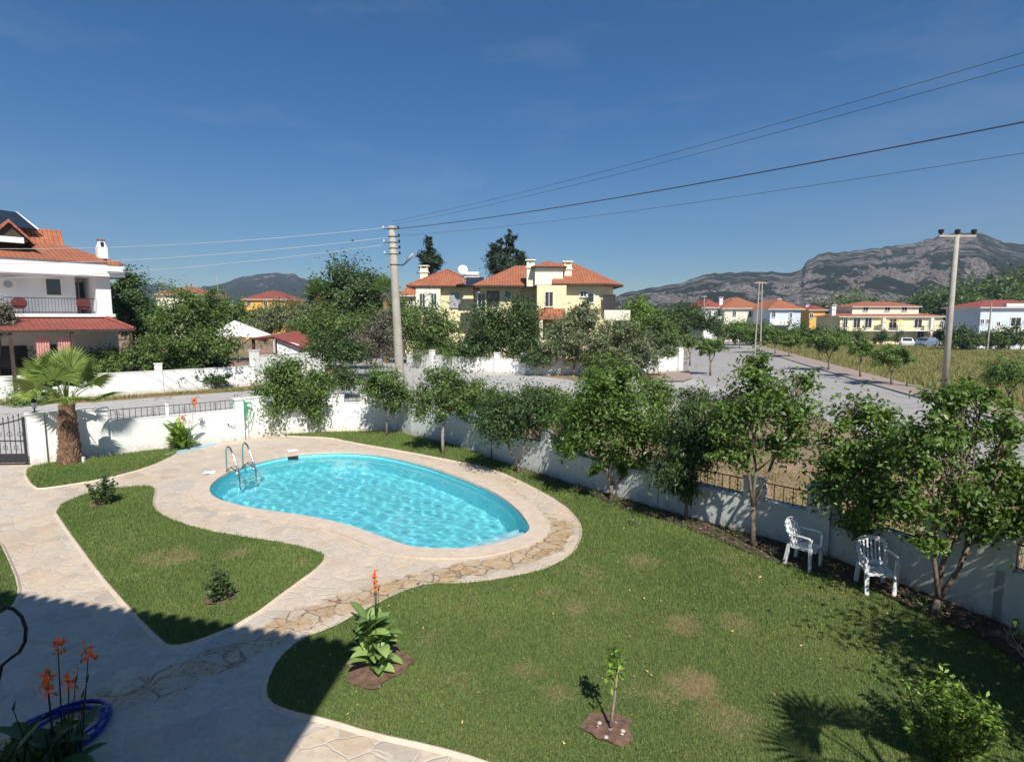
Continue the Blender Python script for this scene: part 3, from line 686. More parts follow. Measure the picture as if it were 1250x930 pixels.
tree('citrus_tree', 'large bright citrus with thick V forked trunk at the middle of the wall', 'tree', G(746, 612), [(755, 510, 60, 44), (715, 520, 34, 34), (800, 530, 36, 34), (750, 470, 44, 26), (745, 560, 40, 18), (790, 568, 26, 16)], 11000, (.115, .055), 'citrus', .075, GT, 17, 90, sig=.22, fork=(0, 0, .42))
tree('oleander_tree', 'drooping narrow leaved tree with dark hanging foliage beside the middle citrus', 'tree', G(838, 638), [(840, 535, 36, 40), (820, 560, 28, 30), (868, 545, 30, 34), (838, 590, 22, 20)], 8500, (.14, .028), 'dark_leaf', .045, GT, 18, 60, droop=1.4, fork=(0, 0, .7))
tree('citrus_tree', 'open citrus with wide V branches behind the left plastic chair', 'tree', G(918, 668), [(930, 490, 38, 34), (890, 510, 28, 30), (968, 500, 30, 32), (925, 455, 30, 20), (945, 540, 36, 20), (980, 465, 16, 16), (885, 555, 26, 18)], 5200, (.105, .052), 'citrus', .07, GT, 19, 90, sig=.28, fork=(-.02, 0, .85))
tree('citrus_tree', 'bushy citrus with low branches rising behind the right plastic chair', 'tree', G(1062, 700), [(1045, 560, 44, 50), (1070, 610, 42, 40), (1020, 590, 30, 34), (1050, 510, 40, 26), (1095, 545, 28, 34), (1050, 650, 26, 22)], 5600, (.10, .052), 'citrus', .06, GT, 20, 90, sig=.26, fork=(0, 0, .6))
tree('citrus_tree', 'spreading citrus with V trunk at the right edge against the shaded wall', 'tree', G(1142, 752), [(1150, 540, 50, 34), (1110, 610, 42, 34), (1180, 610, 44, 42), (1225, 570, 40, 34), (1160, 495, 40, 22), (1215, 640, 40, 30), (1190, 480, 26, 18), (1262, 620, 34, 50), (1130, 660, 24, 20), (1235, 520, 30, 26), (1120, 560, 34, 26)], 6800, (.10, .052), 'citrus', .075, GT, 21, 150, sig=.28, fork=(.02, 0, .28))
# pink blossoms on two of the trees
def blossoms(spots, Y, parent_name):
    pass

# the leafy shrub at lower right
def stem_bush(name, label, base, r, h, nst, n, leaf, mat, seed, group=None, bark='bark', spread=1.0):
    rs = np.random.RandomState(seed); root = thing(name, label, 'shrub', (base.x, base.y, 0), 0, group); mb = MB(); pts = []; ups = []
    for i in range(nst):
        a = rs.uniform(0, 6.28); d = r*math.sqrt(rs.rand())*spread; hh = h*rs.uniform(.6, 1.05)*(1-.35*(d/r)**2)
        e = Vector((math.cos(a)*d, math.sin(a)*d, hh)); s = Vector((math.cos(a)*d*.15, math.sin(a)*d*.15, 0)); m_ = s.lerp(e, .5)+Vector((math.cos(a), math.sin(a), 0))*d*.15
        mb.tube([s, m_, e], [.012*h+.003, .008*h+.002, .002], 4, False)
        for k in range(n//nst):
            t = rs.rand()**.7; q = (s.lerp(m_, t*2) if t < .5 else m_.lerp(e, t*2-1))
            off = rs.normal(0, 1, 3); off /= np.linalg.norm(off); pts.append(np.array(q)+off*leaf[0]*.6); ups.append(off+np.array([0, 0, .6]))
    p = np.array(pts); u = np.array(ups); m = len(p); p[:, 2] = np.maximum(p[:, 2], .04)
    nrm = rs.normal(0, .5, (m, 3))+np.array([0, 0, .8]); nrm /= np.linalg.norm(nrm, axis=1)[:, None]
    v, f = leaf_faces(p, nrm, u, leaf[0]*rs.uniform(.6, 1.3, m), leaf[1]*rs.uniform(.6, 1.3, m))
    fast_mesh('foliage', v, f, 4, M[mat], {'var': np.repeat(rs.beta(2, 2.5, m), 4)}, root)
    mb.build('stems', M[bark], root); return root
stem_bush('leafy_shrub', 'bright green leafy shrub on the lawn at the lower right', G(1150, 925), .5, .95, 46, 3600, (.075, .028), 'bright_leaf', 31)
stem_bush('rose_bush', 'small rose bush with dark leaves on the island lawn near the palm', G(125, 617), .36, .85, 22, 620, (.085, .06), 'dark_leaf', 32)
stem_bush('rose_bush', 'small dark shrub in a soil pit on the middle of the island lawn', G(268, 735), .24, .62, 18, 520, (.065, .048), 'dark_leaf', 33)
stem_bush('low_plant', 'low yellowish green plant at the foot of the right edge citrus', G(1125, 745), .3, .22, 20, 420, (.07, .035), 'olive_leaf', 34)
stem_bush('low_plant', 'small pale plant at the foot of the thick forked citrus', G(775, 640), .18, .15, 12, 140, (.06, .03), 'olive_leaf', 35)
# bare twigs at right edge
def bare(name, label, base, h, seed):
    r = random.Random(seed); root = thing(name, label, 'shrub', (base.x, base.y, 0)); mb = MB()
    def grow(p, d, l, rad, dep):
        e = p+d*l; mb.tube([p, p.lerp(e, .5)+Vector((r.uniform(-.1, .1), r.uniform(-.1, .1), 0))*l*.4, e], [rad, rad*.8, rad*.6], 5, False)
        if dep:
            for _ in range(r.choice((2, 3))): grow(e, (d+Vector((r.uniform(-.8, .8), r.uniform(-.8, .8), r.uniform(-.2, .5)))).normalized(), l*.68, rad*.6, dep-1)
    for a in range(4): grow(Vector((0, 0, 0)), Vector((r.uniform(-.9, .2), r.uniform(-.4, .4), 1)).normalized(), h*.42, .012, 4)
    mb.build('branches', M['twig'], root); return root
bare('bare_shrub', 'leafless grey shrub against the shaded wall at the right edge', G(1262, 815), .72, 4)
# sapling
sp = G(744, 892); sap = thing('sapling', 'single young sapling with a small tuft of yellow green leaves in a round soil pit', 'sapling', (sp.x, sp.y, 0))
MB().tube([(0, 0, 0), (.04, 0, .3), (.07, .02, .58), (.10, .02, .78)], [.019, .016, .013, .01], 7).build('trunk', M['bark_pale'], sap, smooth=True)
rs = np.random.RandomState(3); nL = 130; p = rs.normal(0, 1, (nL, 3))*np.array([.05, .05, .075])+np.array([.04, .02, .80]); p[:30, 2] -= .17
nrm = rs.normal(0, .6, (nL, 3))+np.array([0, -.2, .6]); nrm /= np.linalg.norm(nrm, axis=1)[:, None]
v, f = leaf_faces(p, nrm, rs.normal(0, 1, (nL, 3)), rs.uniform(.05, .1, nL), rs.uniform(.03, .05, nL)); fast_mesh('crown', v, f, 4, M['bright_leaf'], {'var': np.repeat(rs.rand(nL), 4)}, sap)
for i in range(14):
    a = i*2.4; d = .2*math.sqrt((i*7 % 14)/14); s = .012+.008*((i*5) % 3)
    MB().lathe((sp.x+.0+math.cos(a)*d, sp.y-.03+math.sin(a)*d, .04), [(s*.6, 0), (s, s*.4), (s*.5, s*.8)], 6).build('pebble', M['stone'])
for o in [o for o in C.objects if o.name.startswith('pebble')]: tag(o, 'tiny pale pebble on the soil of the sapling pit', 'pebble', 'pebbles in the sapling pit')

# canna plants
def bigleaf(mb_v, mb_f, var, base, az, ln, wd, rise, bend, vv, seg=6):
    o = len(mb_v); d = Vector((math.cos(az), math.sin(az), 0)); s = Vector((-d.y, d.x, 0)); p = Vector(base); ang = rise
    for i in range(seg+1):
        t = i/seg; w_ = wd*math.sin(math.pi*min(1, t*.93+.06))**.7*.5
        up = Vector((0, 0, 1)); nv = (-d*math.sin(ang)+up*math.cos(ang))
        mb_v += [p+s*w_+nv*w_*.45, p, p-s*w_+nv*w_*.45]; var += [vv, min(1, vv+.25), vv]
        p = p+(d*math.cos(ang)+up*math.sin(ang))*ln/seg; ang -= bend/seg
    for i in range(seg):
        a = o+i*3; mb_f += [(a, a+1, a+4, a+3), (a+1, a+2, a+5, a+4)]
def canna(label, base, r, h, nl, lf, seed, flowers=(), matk='canna_leaf', fscale=1.0, nst=7, group='canna plants'):
    rr = random.Random(seed); root = thing('canna_plant', label, 'plant', (base.x, base.y, 0), 0, group)
    V_, F_, var = [], [], []; sm = MB()
    for i in range(nst):
        a = rr.uniform(0, 6.28); d = rr.uniform(0, r*.5); b = Vector((math.cos(a)*d, math.sin(a)*d, 0)); e = b+Vector((math.cos(a)*d*.5, math.sin(a)*d*.5, h*rr.uniform(.6, .95)))
        sm.tube([b, e], [.014, .008], 5)
        for k in range(nl//nst):
            t = (k+.5)/(nl/nst); az = rr.uniform(0, 6.28); bigleaf(V_, F_, var, b.lerp(e, t), az, lf[0]*rr.uniform(.7, 1.15), lf[1]*rr.uniform(.7, 1.15), rr.uniform(.5, 1.25)*(.6+.5*t), rr.uniform(.2, 1.0), rr.uniform(.15, .85))
    me = bpy.data.meshes.new('leaves'); me.from_pydata(V_, [], F_); me.materials.append(M[matk]); at = me.attributes.new('var', 'FLOAT', 'POINT'); at.data.foreach_set('value', var)
    me.polygons.foreach_set('use_smooth', [True]*len(me.polygons)); o = bpy.data.objects.new('leaves', me); C.objects.link(o); o.parent = root
    for (fx, fy, fz) in flowers:
        e = Vector((fx, fy, fz)); sm.tube([Vector((fx*.5, fy*.5, 0)), e*.98], [.01, .005], 5)
        n = int(26*fscale); rs = np.random.RandomState(seed+int(fz*100)); p = rs.normal(0, 1, (n, 3))*np.array([.03, .03, .05])*fscale+np.array(e)
        nm = rs.normal(0, 1, (n, 3)); nm /= np.linalg.norm(nm, axis=1)[:, None]
        v, f = leaf_faces(p, nm, rs.normal(0, 1, (n, 3)), rs.uniform(.05, .09, n)*fscale, rs.uniform(.025, .045, n)*fscale); fast_mesh('flower', v, f, 4, M['flower'], {'var': np.repeat(rs.rand(n), 4)}, root)
    for i in range(4):
        e = Vector((rr.uniform(-r, r)*.7, rr.uniform(-r, r)*.7, h*rr.uniform(1.0, 1.35))); sm.tube([Vector((e.x*.4, e.y*.4, 0)), e], [.008, .004], 4); sm.tube([e, e+Vector((.03, 0, .08))], [.012, .003], 5)
    sm.build('stems', M['canna_shade'], root); return root
def rel(px, py, base): q = Q(px, py, base.y); return (q.x-base.x, 0, q.z)
cb = G(460, 816); canna('pale leaved canna in a soil pit on the big lawn before the pool', cb, .24, .8, 56, (.36, .17), 5, [rel(457, 700, cb), rel(459, 712, cb)], fscale=.75)
cb = G(222, 549); canna('dense green canna clump with orange flowers against the white wall', cb, .5, .85, 90, (.5, .17), 6, [rel(224, 511, cb), rel(237, 490, cb)], fscale=1.4, nst=18, matk='bright_leaf')
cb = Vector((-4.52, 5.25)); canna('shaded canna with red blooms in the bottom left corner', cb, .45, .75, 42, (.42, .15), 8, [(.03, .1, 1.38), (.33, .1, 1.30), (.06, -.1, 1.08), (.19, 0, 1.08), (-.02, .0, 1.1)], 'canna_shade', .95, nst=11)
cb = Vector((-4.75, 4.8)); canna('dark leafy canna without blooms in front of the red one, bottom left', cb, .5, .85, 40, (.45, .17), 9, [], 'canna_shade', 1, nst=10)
# hoses
hc = G(78, 893); mb = MB(); pts = []
for k in range(150):
    a = k*2*math.pi/30; rr_ = .34+.035*math.sin(k*.31)+.02*((k//30) % 3); pts.append((hc.x+rr_*1.15*math.cos(a)+.03*math.sin(k*.05), hc.y+rr_*math.sin(a), .03+.018*(k//30)+.015*math.sin(a*2)))
tag(mb.tube(pts, .017, 6).build('garden_hose', M['blue_hose'], smooth=True), 'coiled dark blue garden hose on the shaded paving beside the red canna', 'hose')
p0 = Q(-2, 790, 5.8); mb = MB(); pts = [p0+Vector((-.3, 0, -.75)), p0+Vector((-.16, 0, -.35)), p0+Vector((-.05, 0, -.05))]+[Q(8+24*math.cos(a), 772-31*math.sin(a), 5.8) for a in [R(x) for x in (-75, -50, -20, 10, 40, 70, 95, 120, 150)]]
pts = [Q(-30, 870, 5.8), Q(-6, 850, 5.8), Q(2, 812, 5.8)]+pts[3:]
tag(mb.tube(pts, .018, 7).build('pipe_hoop', M['black_rubber'], smooth=True), 'black bent pipe hoop standing at the left edge of the paving', 'pipe')
# light blue mat strip at canna
a, b = G(200, 556), G(262, 541)
tag(MB().slab(G(203, 556), G(262, 542), .0, .05, .0, .05, .22).build('plastic_channel', simple('pale blue plastic', (.35, .55, .65), .5)), 'pale blue curved plastic strip beside the canna clump at the wall', 'channel')

# ------------------------------------------------------------------ fan palm
def fan_palm(label, base, trh, r0, r1, nf, pet, fan, seed, tilt=(0, 0), scales=True, mat='palm_leaf', bark='palm_bark', name='fan_palm', group=None, up=.9, nl=30):
    rr = random.Random(seed); root = thing(name, label, 'palm', (base.x, base.y, 0), 0, group)
    mb = MB(); top = Vector((tilt[0], tilt[1], trh)); K = 12
    mb.tube([Vector((top.x*(i/K)**1.5, top.y*(i/K), trh*i/K)) for i in range(K+1)], [(r0+(r1-r0)*(i/K)**.8)*(1+.06*math.sin(i*2.2)) for i in range(K+1)], 14)
    if scales:
        n = int(trh*150)
        for i in range(n):
            t = (i+.5)/n; a = i*2.39996; c = Vector((top.x*t**1.5, top.y*t, trh*t)); R_ = (r0+(r1-r0)*t**.8)*.93; o = Vector((math.cos(a), math.sin(a), 0)); s = Vector((-o.y, o.x, 0))
            w_ = rr.uniform(.035, .06); l = rr.uniform(.08, .16); q = c+o*R_; e = q+o*rr.uniform(.05, .1)+Vector((0, 0, l))+s*rr.uniform(-.03, .03)
            mb.add([q-s*w_, q+s*w_, q+s*w_+o*.03-Vector((0, 0, .05)), q-s*w_+o*.03-Vector((0, 0, .05)), e-s*w_*.5, e+s*w_*.5], [(0, 1, 5, 4), (3, 4, 5, 2), (0, 4, 3), (1, 2, 5), (0, 3, 2, 1)])
    mb.build('trunk', M[bark], root)
    for i in range(nf):
        a = i*2.39996+rr.uniform(-.2, .2); el = up*(1-.9*(i/nf))+rr.uniform(-.1, .15)+.1; d = Vector((math.cos(a)*math.cos(el), math.sin(a)*math.cos(el), math.sin(el)))
        hub = top+d*pet*rr.uniform(.8, 1.1)+Vector((0, 0, -.12*math.cos(el)*pet)); fr = MB()
        fr.tube([top-Vector((0, 0, .05)), top+d*pet*.5+Vector((0, 0, .03)), hub], [.022, .015, .011], 5)
        side = d.cross(Vector((0, 0, 1))).normalized(); nv = side.cross(d).normalized(); fr_v = []; var = []
        ax = (d*.85+nv*(.35-.5*math.cos(el))).normalized(); nv2 = side.cross(ax).normalized()
        V_ = []; F_ = []; L_ = fan*rr.uniform(.8, 1.1)
        for k in range(nl):
            th = (k/(nl-1)-.5)*R(215); dd = ax*math.cos(th)+side*math.sin(th); l = L_*(1-.22*abs(th)/1.9)*rr.uniform(.92, 1.05); w_ = L_*.042; sd = (side*math.cos(th)-ax*math.sin(th))
            droop = Vector((0, 0, -.15*l)); b0 = hub+dd*.02; m1 = hub+dd*l*.5+nv2*.03*l; t1 = hub+dd*l+droop
            o = len(V_); V_ += [b0, m1+sd*w_, m1-nv2*w_*.5, m1-sd*w_, t1]; vv = rr.uniform(.2, .9); var += [vv]*5; F_ += [(o, o+1, o+2), (o, o+2, o+3), (o+1, o+4, o+2), (o+2, o+4, o+3)]
        o_ = len(fr.v); stalk = fr
        fr.v += [tuple(x) for x in V_]; fr.f += [tuple(i_+o_ for i_ in f_) for f_ in F_]
        me = bpy.data.meshes.new('frond'); me.from_pydata(fr.v, [], fr.f); me.materials.append(M[mat]); at = me.attributes.new('var', 'FLOAT', 'POINT'); at.data.foreach_set('value', [.8]*o_+var)
        ob = bpy.data.objects.new('frond', me); C.objects.link(ob); ob.parent = root
    return root
fan_palm('stout fan palm with shaggy brown trunk beside the iron gate', G(86, 567), 1.86, .30, .16, 19, 1.15, .95, 3, tilt=(0, .05), up=1.5, nl=34)
fan_palm('fan palm outside the right edge whose fronds shade the lawn', Vector((4.45, 2.8)), 2.7, .2, .14, 9, .6, .66, 8, scales=False, nl=18)
tag(MB().box(G(102, 566).x, G(102, 566).y, .02, .09, .09, .2).build('marker_block', M['trim'], bevel=.008), 'small white block standing at the foot of the fan palm', 'block')

# ------------------------------------------------------------------ boundary wall with iron panels
def wall_run(name, label, pts, zlo, zhi, th, panels, pillars, mat='render', cat='wall', coping=True, group=None):
    """pts: polyline; zlo: solid height; panels: (seg, t0, t1); elsewhere wall rises to zhi"""
    root = thing(name, label, cat, (0, 0, 0), 0, group); body = MB(); cap = MB()
    for i, (a, b) in enumerate(zip(pts, pts[1:])):
        zl = zlo[i]; zh = zhi[i]; cuts = sorted([p for p in panels if p[0] == i], key=lambda p: p[1]); t = 0; d = b-a
        body.slab(a-d.normalized()*.06, b+d.normalized()*.06, -.06, zl, -.06, zl, th)
        for (_, t0, t1) in cuts+[(i, 1, 1)]:
            if t0 > t+.001: s, e = a+d*t, a+d*t0; body.slab(s, e, zl-.01, zh, zl-.01, zh, th+.004*(1+i % 2)); cap.slab(s, e, zh, zh+.04, zh, zh+.04, th+.06)
            if t1 > t0:
                s, e = a+d*t0, a+d*t1; cap.slab(s+d.normalized()*.02, e-d.normalized()*.02, zl, zl+.025, zl, zl+.025, th+.03)
                pn = MB(); L = (e-s).length; u = d.normalized(); z0 = zl+.03; z1 = zh-.03
                P3 = lambda q, z: Vector((s.x+u.x*q, s.y+u.y*q, z))
                pn.bar(P3(0, z0+.04), P3(L, z0+.04), .013, n=4); pn.bar(P3(0, z1), P3(L, z1), .016, n=4)
                k = max(2, int(L/.16))
                for j in range(k+1):
                    q = L*j/k; pn.bar(P3(q, z0), P3(q, z1), .009, n=4)
                    if j % 6 == 3:
                        cz = (z0+z1)/2; h = L/k*.38
                        for sg in (-1, 1):
                            for hz in (-1, 1): pn.tube([P3(q, cz), P3(q+sg*h, cz+hz*h*.5), P3(q+sg*h*.8, cz+hz*h*1.5), P3(q, cz+hz*h*1.3)], .007, 4, False)
                pn.build('iron_panel', M['iron'], root)
            t = t1
    body.build('wall_body', M[mat], root); cap.build('coping', M[mat], root)
    if pillars:
        for (p, h, w_) in pillars:
            ang = 0; best = 1e9
            for a, b in zip(pts, pts[1:]):
                dd = segdist(p.x, p.y, [a, b])
                if dd < best: best = dd; ang = math.atan2((b-a).y, (b-a).x)
            m = MB().box(p.x, p.y, -.06, w_, w_, h+.06, ang); m.box(p.x, p.y, h, w_+.08, w_+.08, .05, ang); m.build('pillar', M[mat], root)
    return root
LW = WL[0:6]
pl = [(WL[0].lerp(WL[1], .08), 1.62, .42), (G(128, 557), 1.58, .30), (G(293, 537), 1.55, .3), (WL[5], 1.5, .36)]
wall_run('garden_wall', 'sunlit white garden wall with iron panels running from the gate to the far corner', LW, [1.16]*5, [1.58, 1.56, 1.55, 1.5, 1.45], .2,
         [(1, .08, .98), (2, .02, .72), (3, .12, .36), (4, .25, .48), (4, .58, .92)], pl)
# open geometric panel between gate post and pillar
a = WL[0].lerp(WL[1], .25); b = WL[0].lerp(WL[1], .98); ir = MB(); P3 = lambda t, z: Vector((a.x+(b.x-a.x)*t, a.y+(b.y-a.y)*t-.14, z))
RWp = WL[5:]+[WR_END]
pil = [(G(660, 577.5), .95, .28), (G(800, 620), 1.0, .28), (G(1000, 675.5), 1.32, .42)]
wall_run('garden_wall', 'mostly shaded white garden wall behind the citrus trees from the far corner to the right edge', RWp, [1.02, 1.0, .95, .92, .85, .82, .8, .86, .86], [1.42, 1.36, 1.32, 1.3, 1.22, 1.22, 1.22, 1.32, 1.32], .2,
         [(0, .25, .95), (1, .08, .94), (2, .05, .95), (3, .06, .6), (3, .7, .95), (4, .06, .94), (5, .06, .94), (6, .2, .95), (7, .08, .62), (7, .84, .97) if False else (7, .0, .0), (8, .0, .98)][0:9]+[(8, .02, .99)], pil, mat='render_shaded')
# gate
g0 = WL[0]+Vector((-.18, -.02)); g1 = gate_l; gu = (g1-g0).normalized(); GW = 1.75
gt = thing('iron_gate', 'black wrought iron gate leaf with pointed bars and rings beside the palm', 'gate', (g0.x, g0.y, 0), math.atan2(gu.y, gu.x))
fr = MB(); ht = lambda q: 1.5-.42*min(1, q/GW)**.8
fr.box(.03, 0, .03, .06, .05, 1.5); fr.box(GW-.03, 0, .03, .05, .05, 1.05); fr.box(GW/2, 0, .08, GW, .04, .05); fr.box(GW/2, 0, .75, GW, .03, .035)
fr.tube([(q, 0, ht(q)) for q in [GW*i/10 for i in range(11)]], .022, 6); fr.build('frame', M['iron'], gt)
br = MB(); rg = MB()
for i in range(1, 11):
    q = GW*i/11; z = ht(q)+.12; br.bar((q, 0, .08), (q, 0, z), .011, n=4); br.lathe((q, 0, z), [(.011, 0), (.024, .03), (.002, .09)], 6)
    rg = MB()
    if i % 2: rg.tube([(q+.075*math.cos(a), 0, .98+.075*math.sin(a)) for a in [j*math.pi/6 for j in range(13)]], .008, 5, False)
    else: rg.tube([(q+.06*math.cos(a), 0, .55+.075*math.sin(a)) for a in [j*math.pi/6 for j in range(13)]], .008, 5, False)
    rg.build('ring', M['iron'], gt)
br.build('bars', M['iron'], gt); MB().box(GW/2, .0, .08, GW-.08, .012, .28).build('kick_plate', M['iron'], gt)
pp = WL[0].lerp(WL[1], .08); ln_ = thing('gate_lantern', 'small black lantern on top of the white gate post', 'lantern', (pp.x, pp.y, 1.67))
MB().lathe((0, 0, 0), [(.07, 0), (.07, .02), (.02, .04), (.02, .1), (.06, .13)], 10).build('base', M['iron'], ln_); MB().lathe((0, 0, .13), [(.06, 0), (.085, .17)], 6).build('glass', M['lamp_glass'], ln_); MB().lathe((0, 0, .3), [(.11, 0), (.05, .07), (.01, .13)], 6).build('roof', M['iron'], ln_)

# hose rack by the wall
hp = G(301, 534); hr = thing('hose_stand', 'slim white hose stand at the wall with a crossbar near the ladder', 'hose stand', (hp.x, hp.y-.35, 0))
m = MB(); m.bar((-.12, 0, 0), (-.12, 0, 1.35), .02); m.bar((.22, 0, 0), (.22, 0, 1.3), .02); m.bar((-.3, 0, 1.36), (.42, 0, 1.36), .025); m.build('frame', M['trim'], hr)
m = MB(); rr = random.Random(2)
for k in range(9):
    cxx = -.15+.42*rr.random(); w_ = rr.uniform(.1, .22); dn = rr.uniform(.55, 1.15)
    m.tube([(cxx-w_+ (w_*2)*t, -.05-.02*k*.4, 1.4-dn*math.sin(math.pi*t)) for t in [i/10 for i in range(11)]], .014, 5, False)
m.tube([(-.3+.72*t, -.04, 1.41+.02*math.sin(9*t)) for t in [i/10 for i in range(11)]], .03, 5); m.tube([(.1, -.05, .6), (.12, -.06, .3), (.0, -.15, .03), (-.3, -.2, .03)], .014, 5)
o = m.build('garden_hose', M['green_hose'], smooth=True); o.location = (hp.x, hp.y-.35, 0); tag(o, 'bright green garden hose looped over the stand by the white wall', 'hose')
fp_ = G(280, 538); tp = thing('garden_tap', 'low grey tap pipe frame left of the green hose', 'tap', (fp_.x, fp_.y-.05, 0))
m = MB(); m.tube([(-.22, 0, 0), (-.22, 0, .5), (-.15, 0, .56), (.3, 0, .6)], .022, 6); m.build('pipe', M['shutter'], tp); MB().box(.0, 0, .6, .09, .05, .07).build('valve', M['black_rubber'], tp)

# ------------------------------------------------------------------ plastic chairs
def chair(label, loc, rz):
    # slim monobloc armchair
    t = thing('garden_chair', label, 'chair', (loc.x, loc.y, 0), rz, 'white plastic chairs by the wall')   # faces -Y locally
    s = MB(); n = 8; gr = []
    for i in range(n+1):
        for j in range(n+1):
            x = (i/n-.5)*(.46-.05*(j/n)); y = (j/n-.5)*.44; z = .42-.02*(1-(2*i/n-1)**2)-.02*(j/n)+(-.02 if j == 0 else 0); gr.append((x, y, z))
    top = gr; bot_ = [(x, y, z-.018) for x, y, z in gr]; k = n+1; fs = []
    for i in range(n):
        for j in range(n): a = i*k+j; fs += [(a, a+k, a+k+1, a+1), (a+k*k, a+k*k+1, a+k*k+k+1, a+k*k+k)]
    rim = [i for i in range(k)]+[i*k+n for i in range(1, k)]+[n*k+j for j in range(n-1, -1, -1)]+[i*k for i in range(n-1, 0, -1)]
    for q in range(len(rim)): a, b = rim[q], rim[(q+1) % len(rim)]; fs.append((a, b, b+k*k, a+k*k))
    s.add(top+bot_, fs); s.box(0, -.215, .36, .44, .02, .05); s.build('seat', M['plastic'], t, smooth=False)
    for sx in (-1, 1):
        MB().add([(sx*.20-.03, -.22, 0), (sx*.20+.03, -.22, 0), (sx*.20+.03, -.18, 0), (sx*.20-.03, -.18, 0), (sx*.235-.035, -.225, .64), (sx*.235+.03, -.225, .64), (sx*.235+.03, -.18, .64), (sx*.235-.035, -.18, .64)], [(3, 2, 1, 0), (4, 5, 6, 7), (0, 1, 5, 4), (1, 2, 6, 5), (2, 3, 7, 6), (3, 0, 4, 7)]).build('leg', M['plastic'], t)
        MB().add([(sx*.21-.03, .24, 0), (sx*.21+.03, .24, 0), (sx*.21+.03, .29, 0), (sx*.21-.03, .29, 0), (sx*.2-.03, .17, .44), (sx*.2+.03, .17, .44), (sx*.2+.03, .22, .44), (sx*.2-.03, .22, .44)], [(3, 2, 1, 0), (4, 5, 6, 7), (0, 1, 5, 4), (1, 2, 6, 5), (2, 3, 7, 6), (3, 0, 4, 7)]).build('leg', M['plastic'], t)
        ar = MB(); P_ = [(sx*.24, -.235, .60), (sx*.255, -.19, .655), (sx*.265, -.05, .665), (sx*.265, .1, .655), (sx*.235, .22, .67), (sx*.19, .285, .72)]
        for a, b in zip(P_, P_[1:]):
            a, b = Vector(a), Vector(b); w_ = Vector((.02, 0, 0)); h = Vector((0, 0, .01)); ar.add([a-w_-h, a+w_-h, a+w_+h, a-w_+h, b-w_-h, b+w_-h, b+w_+h, b-w_+h], [(0, 1, 2, 3), (7, 6, 5, 4), (0, 4, 5, 1), (1, 5, 6, 2), (2, 6, 7, 3), (3, 7, 4, 0)])
        ar.build('armrest', M['plastic'], t)
    bk = MB()
    def bp(u, v, o=0): x = u*(.19+.02*v); return Vector((x, .185+.13*v-.04*(u*u)+o, .41+.43*v+(-.05*(u*u) if v > .9 else 0)))
    def strip(path, w_):
        for a, b in zip(path, path[1:]):
            d = (b-a).normalized(); s_ = d.cross(Vector((0, 1, 0))).normalized()*w_; h = Vector((0, .009, 0)); bk.add([a-s_-h, a+s_-h, a+s_+h, a-s_+h, b-s_-h, b+s_-h, b+s_+h, b-s_+h], [(0, 1, 2, 3), (7, 6, 5, 4), (0, 4, 5, 1), (1, 5, 6, 2), (2, 6, 7, 3), (3, 7, 4, 0)])
    strip([bp(-1+2*i/8, 1) for i in range(9)], .035); strip([bp(-1+2*i/8, .1) for i in range(9)], .03)
    for u in (-1, 1): strip([bp(u, i/5) for i in range(6)], .03)
    for u in (-.6, -.3, 0, .3, .6): strip([bp(u, i/5) for i in range(6)], .013)
    bk.build('backrest', M['plastic'], t); return t
c1_ = chair('white plastic armchair turned sideways beside the open citrus', G(981, 692), R(38))
dup(c1_, (*G(1068, 722), 0), R(-12), 'white plastic armchair facing the lawn before the bushy citrus', 'white plastic chairs by the wall')

# ------------------------------------------------------------------ houses
def hip(mb, x0, x1, y0, y1, z, h, ov=.5):
    x0 -= ov; x1 += ov; y0 -= ov; y1 += ov; w_ = min(x1-x0, y1-y0)/2
    if x1-x0 >= y1-y0: a, b = (x0+w_, (y0+y1)/2, z+h), (x1-w_+1e-3, (y0+y1)/2, z+h); f = [(0, 1, 5, 4), (1, 2, 5), (2, 3, 4, 5), (3, 0, 4)]
    else: a, b = ((x0+x1)/2, y0+w_, z+h), ((x0+x1)/2, y1-w_+1e-3, z+h); f = [(0, 1, 4), (1, 2, 5, 4), (2, 3, 5), (3, 0, 4, 5)]
    mb.add([(x0, y0, z), (x1, y0, z), (x1, y1, z), (x0, y1, z), a, b], f+[(3, 2, 1, 0)])
    return a, b, [(x0, y0, z), (x1, y0, z), (x1, y1, z), (x0, y1, z)]
def hiproof(root, x0, x1, y0, y1, z, h, mat='tile', ov=.5, ridge=True, fascia='trim', fh=.18):
    mb = MB(); a, b, c = hip(mb, x0, x1, y0, y1, z+fh, h, ov); o = mb.build('roof', M[mat], root, uv=True)
    if ridge:
        r = MB(); up = Vector((0, 0, .03)); A, B = Vector(a), Vector(b); r.tube([A+up, B+up], .11, 6)
        near = (A, B, B, A) if (x1-x0) >= (y1-y0) else (A, A, B, B)
        for k in range(4): r.tube([Vector(c[k])+up, near[k]+up], .1, 6)
        r.build('ridge_tiles', M[mat], o, uv=True)
    MB().box((x0+x1)/2, (y0+y1)/2, z, x1-x0+2*ov-.06, y1-y0+2*ov-.06, fh).build('eaves', M[fascia], root)
    return o
